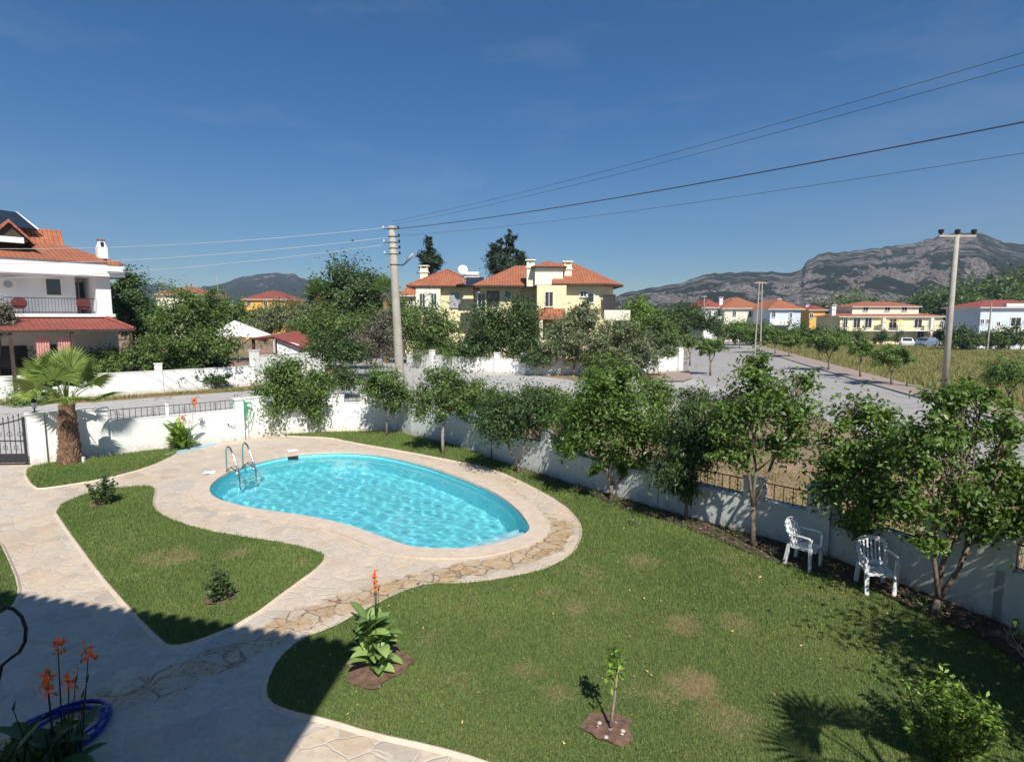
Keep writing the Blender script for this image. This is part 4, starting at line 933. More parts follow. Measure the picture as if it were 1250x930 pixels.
def window(root, x, y, z, w_, h, face='front', frame='trim', pane='glass', bars=1, name='window'):
    fr = MB(); pn = MB(); t = .09
    def put(mb, u0, u1, z0, z1, dep):
        uc = (u0+u1)/2; uw = u1-u0
        if face == 'front': mb.box(x+uc, y-dep/2, z+z0, uw, dep, z1-z0)
        elif face == 'right': mb.box(x+dep/2, y+uc, z+z0, dep, uw, z1-z0)
        else: mb.box(x-dep/2, y+uc, z+z0, dep, uw, z1-z0)
    W = w_/2; put(fr, -W-t, -W, -t, h+t, .10); put(fr, W, W+t, -t, h+t, .10); put(fr, -W, W, h, h+t, .10); put(fr, -W, W, -t, 0, .14)
    for k in range(1, bars+1): u = -W+w_*k/(bars+1); put(fr, u-.025, u+.025, 0, h, .06)
    put(pn, -W, W, 0, h, .025)
    o = fr.build(name, M[frame], root); pn.build('pane', M[pane], o); return o
def chimney(roof_or_root, x, y, z0, z1, s=.7, mat='pale_cream', name='chimney'):
    m = MB().box(x, y, z0, s, s, z1-z0); m.box(x, y, z1-.45, s+.2, s+.2, .1)
    for a in (-1, 1):
        for b in (-1, 1): m.box(x+a*s*.36, y+b*s*.36, z1, s*.2, s*.2, .22)
    m.box(x, y, z1+.22, s+.25, s+.25, .1); return m.build(name, M[mat], roof_or_root)
def railing(root, x0, x1, y, z, h=.95, step=.16, mat='iron'):
    m = MB(); m.bar((x0, y, z+h), (x1, y, z+h), .03, n=4); m.bar((x0, y, z+.1), (x1, y, z+.1), .02, n=4)
    for k in range(int((x1-x0)/step)+1): m.bar((x0+k*step, y, z), (x0+k*step, y, z+h), .012, n=4)
    return m.build('balcony_railing', M[mat], root)

# --- white house at the left
TH = R(48); C0 = Q(138, 388, 38.0).to_2d(); He = Vector((math.cos(TH), math.sin(TH))); Hn = Vector((-math.sin(TH), math.cos(TH)))
def U(px, py, off=0.0):                      # photograph point on the plane of the facade, shifted back by off: local x and z
    d = ray(px, py); t = (C0.dot(Hn)+off)/(d[0]*Hn.x+d[1]*Hn.y); return (Vector((d[0]*t, d[1]*t))-C0).dot(He), EYE+d[2]*t
def at1(lx, ly, z): p = C0+He*lx+Hn*ly; return (p.x, p.y, z)
H1 = thing('white_house', 'white two storey house with orange tile roof and railed balcony at the left', 'house', (C0.x, C0.y, 0), TH)
XL = -13.0; SL = U(90, 383)[1]; FB = U(104, 337)[1]; FT = U(104, 321)[1]
MB().box((XL+.6)/2, 5.6, 0, -XL+.6, 8, SL-.2).build('ground_floor_wall', M['white'], H1)
xr = U(95, 388, 1.5)[0]
m = MB(); m.box((XL+xr)/2, 5.5, SL, xr-XL, 8, FB-SL); m.box(xr/2-.1, 6.2, SL+.001, -xr-.22, 6, FB-SL-.002); wp = U(120, 388)[0]; m.box(wp/2, 1.7, SL, -wp, 3.3, FB-SL); m.build('upper_wall', M['white'], H1)
MB().box(XL/2+.05, 4.6, SL-.2, -XL+.1, 9.6, .2).build('balcony_slab', M['trim'], H1)
u0, z0 = U(57, 360, 1.5); u1, z1 = U(73, 341, 1.5); window(H1, (u0+u1)/2, 1.5, z0, u1-u0, z1-z0, bars=0)
window(H1, (xr+U(118, 388, 3.2)[0])/2-.2, 3.2, SL+.05, .9, 2.1, bars=1)
railing(H1, U(6, 388)[0], wp-.1, -.1, SL, h=U(60, 364)[1]-SL)
MB().box(XL/2+.2, 4.3, FB, -XL+1.0, 9.8, FT-FB).build('fascia', M['white'], H1)
gx, gz = U(78, 299, 3.6); Z0 = FT+.01; xs0, xs1 = XL-.7, .7
m = MB(); m.add([(xs0, -.7, Z0), (xs1, -.7, Z0), (xs1, 9.3, Z0), (xs0, 9.3, Z0), (xs0, 3.6, gz), (gx, 3.6, gz)], [(0, 1, 5, 4), (1, 2, 5), (2, 3, 4, 5), (3, 0, 4), (3, 2, 1, 0)]); rf = m.build('roof', M['tile'], H1, uv=True)
g2 = U(78, 281, 3.9)[1]
m = MB(); m.add([(xs0, 3.3, gz-.3), (gx, 3.3, gz-.3), (gx, 4.2, g2), (xs0, 4.2, g2), (xs0, 7.2, gz-.3), (gx, 7.2, gz-.3)], [(0, 1, 2, 3), (3, 2, 5, 4), (1, 5, 2)]); m.build('upper_roof', M['tile'], H1, uv=True)
m = MB(); sx = U(147, 388, .6)[0]; m.add([(-.3, -.9, Z0+.28), (sx, -.9, Z0-.12), (sx, 2.2, Z0-.12), (-.3, 2.2, Z0+.28), (-.3, -.9, Z0-.12), (-.3, 2.2, Z0-.12)], [(0, 1, 2, 3), (0, 4, 1), (3, 2, 5), (4, 5, 2, 1)]); m.build('side_roof', M['tile'], H1, uv=True)
MB().box(sx/2-.15, .65, Z0-.52, sx+.28, 3.0, .39).build('side_eaves', M['white'], H1)
dx, dz = U(12, 294, .6); ap = U(12, 272, .6)[1]; hw = U(38, 296, .6)[0]-dx; dm = MB(); dm.add([(dx-hw, .6, dz), (dx+hw, .6, dz), (dx, .6, ap), (dx-hw, 2.6, dz), (dx+hw, 2.6, dz), (dx, 3.2, ap)], [(0, 1, 2), (1, 4, 5, 2), (0, 2, 5, 3)]); dr = dm.build('dormer', M['dark_wood'], H1)
dm = MB(); dm.add([(dx-hw-.25, .35, dz-.15), (dx, .35, ap+.2), (dx, 3.4, ap+.2), (dx-hw-.25, 3.0, dz-.15), (dx+hw+.25, .35, dz-.15), (dx+hw+.25, 3.0, dz-.15), (dx-hw-.25, .35, dz-.3), (dx, .35, ap+.0), (dx+hw+.25, .35, dz-.3)], [(0, 1, 2, 3), (1, 4, 5, 2), (0, 6, 7, 1), (1, 7, 8, 4)]); dm.build('dormer_roof', M['tile'], dr, uv=True)
MB().box(dx, .55, dz-.1, hw*1.3, .14, .34).build('dormer_sill', M['white'], dr)
sh = thing('solar_heater', 'dark solar water heater panels on the roof of the white house', 'solar panel', at1(0, 0, 0), TH)
q = [U(-30, 270, 3.0), U(45, 280, 3.4), U(20, 259, 4.6), U(-30, 252, 4.6)]; offs = (3.0, 3.4, 4.6, 4.6)
MB().add([(a_[0], o_, a_[1]) for a_, o_ in zip(q, offs)]+[(a_[0], o_+.1, a_[1]-.12) for a_, o_ in zip(q, offs)], [(0, 1, 2, 3), (7, 6, 5, 4), (0, 4, 5, 1), (1, 5, 6, 2), (2, 6, 7, 3), (3, 7, 4, 0)]).build('collector', M['solar'], sh)
m = MB(); m.bar((q[2][0], 4.7, q[2][1]), (q[1][0]+.1, 3.5, q[1][1]), .06); m.bar((q[2][0], 4.7, q[2][1]), (q[2][0], 4.8, gz), .04); m.bar((q[3][0]+1, 4.7, q[3][1]), (q[3][0]+1, 4.8, gz), .04); m.build('stand', M['trim'], sh)
MB().tube([(q[3][0], 5.0, q[3][1]-.25), (q[2][0]-1.5, 5.0, q[2][1]-.35)], .24, 12).build('tank', M['trim'], sh, smooth=True)
cxa, cza = U(118, 322, .8); cxb, czb = U(131, 304, .8); cx_ = (cxa+cxb)/2; hw = (cxb-cxa)/2*.85; zc = czb; m = MB(); m.box(cx_, .8, cza-.6, 2*hw, 2*hw, zc-cza+.6)
zt_ = U(124, 295, .8)[1]; m.add([(cx_-hw, .8-hw, zc), (cx_+hw, .8-hw, zc), (cx_+hw, .8+hw, zc), (cx_-hw, .8+hw, zc), (cx_-hw*.55, .8-hw*.55, zt_), (cx_+hw*.55, .8-hw*.55, zt_), (cx_+hw*.55, .8+hw*.55, zt_), (cx_-hw*.55, .8+hw*.55, zt_)], [(4, 5, 6, 7), (0, 1, 5, 4), (1, 2, 6, 5), (2, 3, 7, 6), (3, 0, 4, 7)]); ch = m.build('chimney', M['white'], H1)
MB().box(cx_, .8, zt_+.06, hw*1.5, hw*1.5, .07).build('chimney_cap', M['tile'], ch, uv=True)
MB().box(cx_, .8-hw*.8, zc+.1, hw*.6, .1, .3).build('smoke_opening', M['iron'], ch)
ez = U(90, 403, -2.6)[1]; px1 = U(164, 403, -2.6)[0]; kx = U(128, 388)[0]
m = MB(); m.add([(XL, -2.6, ez), (px1, -2.6, ez), (kx, .1, SL-.22), (XL, .1, SL-.22), (px1, 2.5, ez), (kx, 2.5, SL-.22)], [(0, 1, 2, 3), (1, 4, 5, 2)]); lr = m.build('lower_roof', M['tile_red'], H1, uv=True)
m = MB(); m.tube([(XL, -2.6, ez-.03), (px1, -2.6, ez-.03), (px1, 2.5, ez-.03)], .1, 4); m.build('roof_beam', M['dark_wood'], lr)
m = MB(); m.tube([(px1, -2.6, ez+.05), (kx, .1, SL-.17)], .12, 6); m.build('ridge_tiles', M['tile_red'], lr, uv=True)
for q_ in (px1-.2, px1-3.2, px1-6.0, px1-8.6): MB().box(q_, -2.5, 0, .16, .16, ez-.05).build('post', M['dark_wood'], H1)
for q_, w_ in ((-7.4, 1.3), (-5.0, 1.2), (-2.6, 1.2)): window(H1, q_, 1.6, .6, w_, 2.2, frame='dark_wood')
for ppx in (52, 78):
    q_ = U(ppx, 410, -2.2)[0]; m = MB(); m.add([(q_-.35+.06*k, -2.2+.05*(k % 2), z) for k in range(12) for z in (1.9, 3.5)], [(2*k, 2*k+2, 2*k+3, 2*k+1) for k in range(11)]); m.build('curtain', M['stripe'], H1)
al = U(10, 353, 1.2); ac = thing('air_conditioner', 'white air conditioner unit on the upper wall of the white house', 'air conditioner', at1(al[0], 1.3, al[1]), TH)
MB().box(0, 0, 0, .8, .32, .6).build('casing', M['trim'], ac, bevel=.02); gr_ = MB().lathe((0, 0, 0), [(.22, 0), (.22, .02)], 16).build('fan_grille', M['shutter'], ac); gr_.rotation_euler = (R(90), 0, 0); gr_.location = (0, -.17, .3)
for px_, nm_ in ((25, 'left'), (103, 'right')):
    q = thing('round_table', 'dark red round table top tipped up on the balcony, %s one' % nm_, 'table', at1(U(px_, 388, .4)[0], .4, SL), TH, 'red round tables on the balcony')
    a_ = MB().lathe((0, 0, 0), [(.36, 0), (.38, .02), (.36, .05)], 20).build('table_top', M['red_fabric'], q); a_.rotation_euler = (R(80), 0, 0); a_.location = (0, 0, .62)
    m = MB(); m.bar((-.2, .1, .5), (-.2, .2, 0), .02); m.bar((.2, .1, .5), (.2, .2, 0), .02); m.build('legs', M['iron'], q)

# --- far white wall across the street (left)
fw = [G(-260, 492), G(0, 488), G(110, 484), G(200, 478), G(310, 470)]
wall_run('street_wall', 'white boundary wall of the white house across the street', fw, [1.25]*4, [1.3]*4, .2, [], [(G(195, 478.3), 1.75, .4), (G(60, 486), 1.7, .4)])
wall_run('street_wall', 'white wall stepping up to the little tiled pavilion', [G(310, 470), G(356, 464), G(395, 460)], [1.9, 1.9], [1.95, 1.95], .2, [], [(G(312, 469.5), 2.35, .45)])
# --- pavilion
pv = Q(345, 440, 44); P0 = thing('tiled_pavilion', 'small white pavilion with a sloping red tile roof and open left side', 'pavilion', (pv.x, 44, 0))
hq = lambda px, py, Y=44: (Q(px, py, Y).x-pv.x, Q(px, py, Y).z)
x1_, z1_ = hq(336, 411); x2_, z2_ = hq(379, 428); x0_, _ = hq(300, 411)
m = MB(); m.add([(x1_, -.2, z1_), (x2_, -.2, z2_), (x2_, 4.2, z2_+.35), (x1_, 4.2, z1_+.35), (x0_, 1, z1_-.15), (x0_, 4.2, z1_)], [(0, 1, 2, 3), (0, 3, 5, 4)])
m.build('roof', M['tile_red'], P0, uv=True)
m = MB(); m.add([(x1_+.1, 0, 0), (x2_-.9, 0, 0), (x2_-.9, 0, z2_+.45), (x1_+.1, 0, z1_-.12), (x1_+.1, .25, 0), (x2_-.9, .25, 0), (x2_-.9, .25, z2_+.45), (x1_+.1, .25, z1_-.12)], [(0, 1, 2, 3), (7, 6, 5, 4), (0, 4, 5, 1), (1, 5, 6, 2), (2, 6, 7, 3), (3, 7, 4, 0)]); m.box(x2_-.95, 2, 0, .2, 3.9, z2_); m.box((x1_+x2_)/2, 4.0, 0, x2_-x1_-1, .2, z2_); m.build('wall', M['white'], P0)
m = MB(); m.bar((x0_, .6, z1_-.2), (x1_+.1, .0, z1_-.1), .09, n=4); m.bar((x1_, -.25, z1_-.05), (x2_, -.25, z2_-.07), .07, n=4); m.build('beam', M['red_fabric'], P0)
for q in (x0_+.2, x1_-.2): MB().box(q, .8, 0, .18, .18, z1_-.2).build('post', M['dark_wood'], P0)
tn = Q(300, 400, 48); T0 = thing('white_canopy', 'pointed white fabric canopy behind the pavilion', 'canopy', (tn.x, 48, 0)); zt = Q(290, 394, 48).z; zb = Q(290, 408, 48).z
MB().add([(-2.2, -2, zb), (1.6, -2, zb-.2), (1.6, 2, zb-.2), (-2.2, 2, zb), (-.9, 0, zt+.2)], [(0, 1, 4), (1, 2, 4), (2, 3, 4), (3, 0, 4)]).build('canopy_cloth', M['trim'], T0)
for a, b in ((-2.1, -1.9), (1.5, -1.9), (1.5, 1.9), (-2.1, 1.9)): MB().bar((a, b, 0), (a, b, zb-.1), .05).build('pole', M['trim'], T0)

# --- yellow villa in the middle
DV = 52.0; vv = Q(640, 388, DV); V0 = thing('yellow_villa', 'yellow two storey villa with orange hip roofs, twin chimneys and a roof tower', 'house', (vv.x, DV, 0), 0)
vx = lambda px, Y=DV: Q(px, 388, Y).x-vv.x; vz = lambda py, Y=DV: Q(640, py, Y).z
ez = vz(349)
# right block (near), octagonal-ish end
xr0, xr1 = vx(678), vx(752); poly = [(xr0, 0), (xr1-1.6, 0), (xr1, 1.8), (xr1, 8), (xr0, 8)]
MB().prism(poly, 0, ez).build('right_wall', M['cream'], V0); 
eo = [(xr0-.3, -.8), (xr1-1.2, -.8), (xr1+.9, 1.5), (xr1+.9, 8.8), (xr0-.3, 8.8)]
MB().prism(eo, ez, ez+.16).build('right_eaves', M['dark_wood'], V0)
m = MB(); pk = (xr0-.2, 3.8, ez+2.35); pk2 = (xr1-3.4, 3.8, ez+2.35); zz = ez+.17
m.add([(p[0], p[1], zz) for p in eo]+[pk, pk2], [(0, 1, 6, 5), (1, 2, 6), (2, 3, 6), (3, 4, 5, 6), (4, 0, 5)]); m.build('right_roof', M['tile'], V0, uv=True)
# main block (set back)
xm0, xm1 = vx(586, 55), xr0+1
MB().box((xm0+xm1)/2, 6.5, 0, xm1-xm0, 7.5, ez-.02).build('main_wall', M['cream'], V0)
MB().box((xm0+xm1)/2+.2, 6.2, ez-.02, xm1-xm0+1.2, 9.4, .16).build('main_eaves', M['dark_wood'], V0)
m = MB(); zz = ez+.145; m.add([(xm0-.7, 1.5, zz), (xm1+.2, 1.5, zz), (xm1+.2, 11, zz), (xm0-.7, 11, zz), (xm0+3.4, 6.2, zz+2.2), (xm1+.2, 6.2, zz+2.2)], [(0, 1, 5, 4), (2, 3, 4, 5), (3, 0, 4)]); m.build('main_roof', M['tile'], V0, uv=True)
# tower
tx0, tx1 = vx(653), vx(687); tz0, tz1 = ez+.1, vz(327)
MB().box((tx0+tx1)/2, 1.6, tz0, tx1-tx0, 2.8, tz1-tz0).build('tower', M['pale_cream'], V0)
hiproof(V0, tx0, tx1, .2, 3.0, tz1, .65, ov=.35, fascia='dark_wood', fh=.12, ridge=False)
chimney(V0, vx(648), 1.2, ez, vz(320), .72); chimney(V0, vx(693.5), 1.2, ez, vz(322), .72)
# bay below tower + porch roof
MB().box((vx(655)+vx(690))/2, .3, 0, vx(690)-vx(655), 2.4, ez-.01).build('bay_wall', M['cream'], V0)
m = MB(); b0, b1 = vx(656), vx(688); zp = vz(383); m.add([(b0, -2.6, zp-.35), (b1, -2.6, zp-.35), (b1, -.92, zp+.45), (b0, -.92, zp+.45), (b0, -2.6, zp-.5), (b1, -2.6, zp-.5), (b1, -.92, zp-.5), (b0, -.92, zp-.5)], [(0, 1, 2, 3), (4, 7, 6, 5), (0, 4, 5, 1), (1, 5, 6, 2), (3, 7, 4, 0)]); m.build('porch_roof', M['tile'], V0, uv=True)
for q in (b0+.2, b1-.2): MB().box(q, -2.4, 0, .3, .3, zp-.5).build('column', M['pale_cream'], V0)
def vwin(px, py0, py1, wpx, y, **k):
    Y = DV+y; s = Y/F; return window(V0, vx(px, Y), y, vz(py1, Y), wpx*s, (py1-py0)*s, **k)
vwin(670, 357, 374, 9, -.9, frame='pale_cream'); vwin(720, 359, 369, 8, 0, frame='trim', bars=0)
o = vwin(743, 361, 379, 13, .0, frame='dark_wood', bars=2, name='balcony_door')
vwin(712, 356, 362, 8, 0, frame='trim'); vwin(602, 357, 372, 12, 2.75, frame='dark_wood'); vwin(620, 356, 364, 7, 2.75, frame='trim', bars=0)
window(V0, xr1, 4, vz(372), 1.2, 1.5, 'right'); window(V0, vx(655), 4, 1, 1.4, 1.8); vwin(640, 400, 418, 14, 2.75, frame='dark_wood'); vwin(700, 400, 420, 14, 0, frame='dark_wood', name='garden_door')
m = MB(); bx0, bx1 = vx(735), vx(766); bz = vz(389); m.box((bx0+bx1)/2, -.6, bz-.15, bx1-bx0, 1.2, .15); m.box((bx0+bx1)/2, -1.15, bz, bx1-bx0, .1, .75); m.box(bx1-.06, -.5, bz, .1, 1.2, .75); m.build('balcony', M['pale_cream'], V0)
# left wing
DW = 8; xl0, xl1 = vx(508, DV+DW), vx(578, DV+DW); ew = vz(351, DV+DW)
MB().box((xl0+xl1)/2, DW+4, 0, xl1-xl0, 8, ew).build('wing_wall', M['cream'], V0)
hiproof(V0, xl0, xl1, DW, DW+8, ew, 1.9, ov=.8, fascia='dark_wood', fh=.14)
wb0, wb1 = vx(508, DV+DW-.6), vx(538, DV+DW-.6); MB().box((wb0+wb1)/2, DW-.3, 0, wb1-wb0, .6, ew-.01).build('wing_bay', M['pale_cream'], V0)
chimney(V0, vx(519, DV+DW+2), DW+2, ew, vz(326, DV+DW), .8)
for px_, y_, w_ in ((516, -.61, 6), (530, -.61, 6), (555, 0, 10), (588, -5.3, 8)):
    Y = DV+DW+y_; window(V0, vx(px_, Y), DW+y_, vz(375, Y), w_*Y/F, 16*Y/F, frame='trim' if w_ < 9 else 'shutter', pane='shutter' if w_ == 10 else 'glass', bars=1)
ds = thing('satellite_dish', 'white satellite dish on the villa roof beside the water tanks', 'satellite dish', (Q(565, 340, 58).x, 58, Q(565, 340, 58).z))
m = MB().lathe((0, 0, 0), [(.02, 0), (.3, .05), (.5, .16), (.48, .17), (.28, .08), (.01, .03)], 16).build('dish', M['trim'], ds, smooth=True); m.rotation_euler = (R(70), 0, R(15)); m.location = (0, 0, .8)
MB().bar((0, 0, -.6), (0, 0, .8), .04).build('mast', M['shutter'], ds)
sh2 = thing('solar_heater', 'horizontal silver water tanks with panels on the villa roof', 'solar heater', (Q(577, 340, 57).x, 57, Q(577, 341, 57).z))
for k in (0, 1): MB().tube([(-.9, .8*k, .5-.25*k), (.6, .8*k, .5-.25*k)], .22, 10).build('tank', M['trim'], sh2, smooth=True)
MB().add([(-.6, -1.4, -.7), (1.1, -1.4, -.7), (1.1, -.2, .2), (-.6, -.2, .2), (-.6, -1.3, -.8), (1.1, -1.3, -.8), (1.1, -.1, .1), (-.6, -.1, .1)], [(0, 1, 2, 3), (7, 6, 5, 4), (0, 4, 5, 1), (1, 5, 6, 2), (2, 6, 7, 3), (3, 7, 4, 0)]).build('collector', M['solar'], sh2)
# villa boundary wall
vw = [G(500, 441), G(560, 448), G(640, 456.5), G(720, 458), G(790, 452.5), G(828, 449)]
vw = [Q(498, 440, 54).to_2d(), Q(560, 440, 49).to_2d(), Q(640, 440, 46.5).to_2d(), Q(730, 440, 47).to_2d(), Q(800, 440, 48.5).to_2d(), Q(829, 440, 49.5).to_2d()]
wall_run('villa_wall', 'white boundary wall of the yellow villa with cream piers', vw, [1.2]*5, [1.25]*5, .2, [], [(vw[0].lerp(vw[1], .5), 1.7, .4), (vw[2].lerp(vw[1], .4), 1.7, .4), (vw[2], 1.7, .4), (vw[3], 1.7, .4), (vw[4], 1.7, .4), (vw[5], 2.0, .5)])

# --- distant houses
def far_house(name, label, px0, px1, Y, eave_py, ridge_py, depth, wall='cream', roof='tile', wins=(), group=None, storeys=None, balcony=None, chim=()):
    c = Q((px0+px1)/2, 388, Y); root = thing(name, label, 'house', (c.x, Y, 0), 0, group); s = Y/F; W = (px1-px0)*s; ze = Q(0, eave_py, Y).z; zr = Q(0, ridge_py, Y+depth/2).z
    MB().box(0, depth/2, -.1, W-1.2, depth, ze+.1).build('wall', M[wall], root)
    hiproof(root, -W/2+.6, W/2-.6, 0, depth, ze, max(.5, zr-ze-.15), roof, .6, ridge=False, fascia='trim', fh=.14)
    for (px_, py0, py1, wp) in wins:
        window(root, Q(px_, 388, Y).x-c.x, -.0, Q(0, py1, Y).z, wp*s, (py1-py0)*s, frame='trim', bars=1)
    if balcony:
        b0, b1, bpy = balcony; m = MB(); x0 = Q(b0, 388, Y).x-c.x; x1 = Q(b1, 388, Y).x-c.x; z = Q(0, bpy, Y).z
        m.box((x0+x1)/2, -.7, z-.15, x1-x0, 1.4, .15); m.box((x0+x1)/2, -1.35, z, x1-x0, .08, .8); m.build('balcony', M['trim'], root)
    for (px_, py_) in chim: chimney(root, Q(px_, 388, Y).x-c.x, depth*.35, ze, Q(0, py_, Y).z, .7, 'white')
    return root
far_house('town_house', 'white narrow house with dark tiled upper roof left of the grey one', 855, 880, 118, 376, 366, 10, 'white', 'tile_red', [(866, 380, 386, 3), (873, 380, 386, 3)], balcony=(857, 879, 391))
far_house('town_house', 'long red roofed house in the middle of the far row', 880, 936, 116, 377, 363, 12, 'pale_cream', 'tile', [(896, 380, 386, 4), (915, 380, 387, 4)], chim=[(888, 364), (905, 366)])
far_house('town_house', 'grey walled house with white balcony and red roof', 936, 981, 108, 378, 366, 12, 'blue_white', 'tile', [(944, 381, 387, 4), (965, 382, 388, 3)], balcony=(941, 964, 396), chim=[(962, 366)])
far_house('orange_house', 'orange house between the grey house and the long yellow one', 985, 1010, 128, 379, 373, 10, 'ochre', 'tile_red', [(990, 383, 388, 4)], chim=[(994, 373)])
Y6 = 102
H6 = far_house('apartment_house', 'long yellow house with stacked orange roofs behind the parked cars', 1022, 1155, Y6, 387, 380, 8, 'cream', 'tile', [(1032, 390, 400, 5), (1046, 389, 400, 8), (1060, 389, 400, 8), (1090, 390, 400, 9), (1121, 390, 400, 9), (1137, 390, 400, 7), (1150, 392, 400, 4), (1030, 406, 416, 6), (1050, 405, 416, 8), (1100, 405, 417, 10), (1125, 405, 417, 8)], chim=[(1027, 374)])
s6 = Y6/F; c6 = H6.location.x; x6 = lambda p: Q(p, 388, Y6).x-c6
zt0 = Q(0, 386, Y6).z; zt1 = Q(0, 375, Y6+3).z
MB().box((x6(1046)+x6(1128))/2, 4.5, zt0, x6(1128)-x6(1046), 6, zt1-zt0).build('upper_wall', M['pale_cream'], H6)
hiproof(H6, x6(1048), x6(1126), 1.6, 7.4, zt1, .9, 'tile', .6, ridge=False, fh=.12)
for p in (1062, 1089, 1110): window(H6, x6(p), 1.49, zt0+.35+.6, .9, .8)
m = MB(); zb = Q(0, 403, Y6).z; m.box((x6(1028)+x6(1150))/2, -.9, zb-.15, x6(1150)-x6(1028), 1.7, .15); m.build('balcony', M['trim'], H6); railing(H6, x6(1030), x6(1148), -1.6, zb, .8, .3, 'dark_wood')
for p in (1072, 1130): MB().box(x6(p), -1.5, 0, .5, .5, Q(0, 388, Y6).z).build('column', M['pale_cream'], H6)
for p in (1081, 1099):
    q = Q(p, 392.5, Y6-1.2); u = thing('parasol', 'yellow parasol on the balcony of the yellow house, %s one' % ('left' if p < 1090 else 'right'), 'parasol', (q.x, q.y, zb), 0, 'yellow balcony parasols')
    MB().lathe((0, 0, q.z-zb-.1), [(.9, 0), (.45, .3), (.03, .42)], 8).build('canopy', M['yellow_fabric'], u); MB().bar((0, 0, 0), (0, 0, q.z-zb+.2), .04).build('pole', M['shutter'], u)
far_house('blue_white_house', 'white and pale blue house with a red roof at the right edge', 1192, 1290, 88, 376, 366, 7, 'blue_white', 'tile_red', [(1199, 390, 395, 4), (1206, 390, 395, 4), (1219, 393, 399, 4), (1240, 388, 400, 12), (1262, 388, 400, 10), (1205, 406, 411, 4), (1222, 405, 412, 6), (1245, 405, 414, 8)], balcony=(1200, 1280, 404))
Hb = [o for o in C.objects if o.name.startswith('blue_white_house')][0]
wb = max(-v.co.x for v in Hb.children[0].data.vertices)
for y_ in (1.8, 5): window(Hb, -wb, y_, 3.4, 1.1, 1.2, 'left')
MB().box(1.5, -.25, 6.2, 2*wb-3, .5, .55).build('parapet', M['trim'], Hb)
far_house('red_roof_house', 'distant house with a broad red hip roof and orange walls left of centre', 296, 352, 125, 366, 355, 12, 'ochre', 'tile_red', [(305, 368, 373, 4), (325, 368, 373, 4)])
far_house('low_house', 'low orange tiled roof showing over the trees beside the white house', 188, 250, 110, 360, 350, 10, 'pale_cream', 'tile', [(215, 361, 364, 4)])
far_house('villa_annex', 'small orange roofed house partly behind the concrete pole', 488, 512, 75, 362, 348, 9, 'cream', 'tile', [(502, 365, 372, 4)])

# --- viewer's own house: casts the shadow over the paving
ang = math.atan2(1.30, -5.30); ec = Vector((-.36, .62)); ud = Vector((-5.3, 1.3)).normalized(); vd = Vector((.09, .995)).normalized()*-1
RZ = 7.5
hs = thing('own_house', 'house block behind the camera with tiled roof and terrace', 'house', (0, 0, 0))
c_a = ec; c_b = ec+ud*12; c_c = c_b+vd*9; c_d = ec+vd*9
ins = lambda p: p
mid = (c_a+c_b+c_c+c_d)/4
inner = [mid+(p-mid)*Vector((1, 1)).x*.86 for p in (c_a, c_b, c_c, c_d)]
MB().prism(inner, 0, RZ-.2).build('wall', M['white'], hs)
MB().prism([c_a, c_b, c_c, c_d], RZ-.22, RZ-.02).build('eaves', M['trim'], hs)
m = MB(); m.add([(p.x, p.y, RZ) for p in (c_a, c_b, c_c, c_d)]+[(mid.x, mid.y, RZ+2)], [(0, 1, 4), (1, 2, 4), (2, 3, 4), (3, 0, 4)])
for k in range(48): q = c_a.lerp(c_b, k/47); m.tube([(q.x, q.y, RZ+.03), (q.x+vd.x*.3, q.y+vd.y*.3, RZ+.06)], .11, 6)
m.build('roof', M['tile'], hs, uv=True)
MB().box(5.5, -2.6, 0, 10.5, 4.6, 3.0).build('terrace', M['white'], hs)

# ------------------------------------------------------------------ poles and wires
LPOS = Vector((-5.25, 27)); LTOP = Q(478.5, 276, 27)
lp_ = thing('utility_pole', 'tall grey concrete utility pole with brackets and a street lamp, left of centre', 'utility pole', (LPOS.x, LPOS.y, 0))
tx = LTOP.x-LPOS.x; zt = LTOP.z
MB().tube([(tx*t, 0, zt*t) for t in (0, .25, .5, .75, 1)], [.22, .21, .195, .18, .165], 16).build('shaft', M['conc'], lp_, smooth=True)
for k, f_ in enumerate((.985, .945, .915, .885, .855)):
    z = zt*f_; x = tx*f_; m = MB(); m.lathe((x, 0, z), [(.185, -.02), (.195, 0), (.185, .02)], 14); m.bar((x-.42 if k % 2 == 0 else x-.1, -.05, z), (x+.34, -.05, z), .022, n=4); br_o = m.build('bracket', M['iron'], lp_)
    for sx in ((-.4, .3) if k % 2 == 0 else (.3,)): MB().lathe((x+sx, -.05, z), [(.03, 0), (.055, .03), (.035, .06), (.05, .09), (.02, .13)], 8).build('insulator', M['lamp_glass'] if sx < 0 else M['black_rubber'], br_o)
z = zt*.80; x = tx*.8; m = MB(); m.lathe((x, 0, z), [(.19, -.02), (.2, .02)], 12); m.tube([(x+.15, 0, z), (x+.4, -.02, z-.02), (x+.55, -.04, z+.08), (x+.75, -.06, z+.32)], .03, 6); m.build('lamp_arm', M['iron'], lp_)
m = MB().tube([(x+.6, -.05, z+.15), (x+.72, -.06, z+.3), (x+.92, -.08, z+.5)], [.05, .10, .06], 8).build('lamp_head', M['shutter'], lp_, smooth=True)
RPB = G(1152, 478); rt = Q(1168.5, 287, RPB.y); rp = thing('power_pole', 'slender concrete power pole with a three insulator crossarm at the right', 'utility pole', (RPB.x, RPB.y, 0)); 
MB().tube([((rt.x-RPB.x)*t, 0, rt.z*t) for t in (0, .5, 1)], [.2, .16, .12], 12).build('shaft', M['conc'], rp, smooth=True)
m = MB().box(rt.x-RPB.x, 0, rt.z-.12, 2.25, .12, .12).build('crossarm', M['conc'], rp)
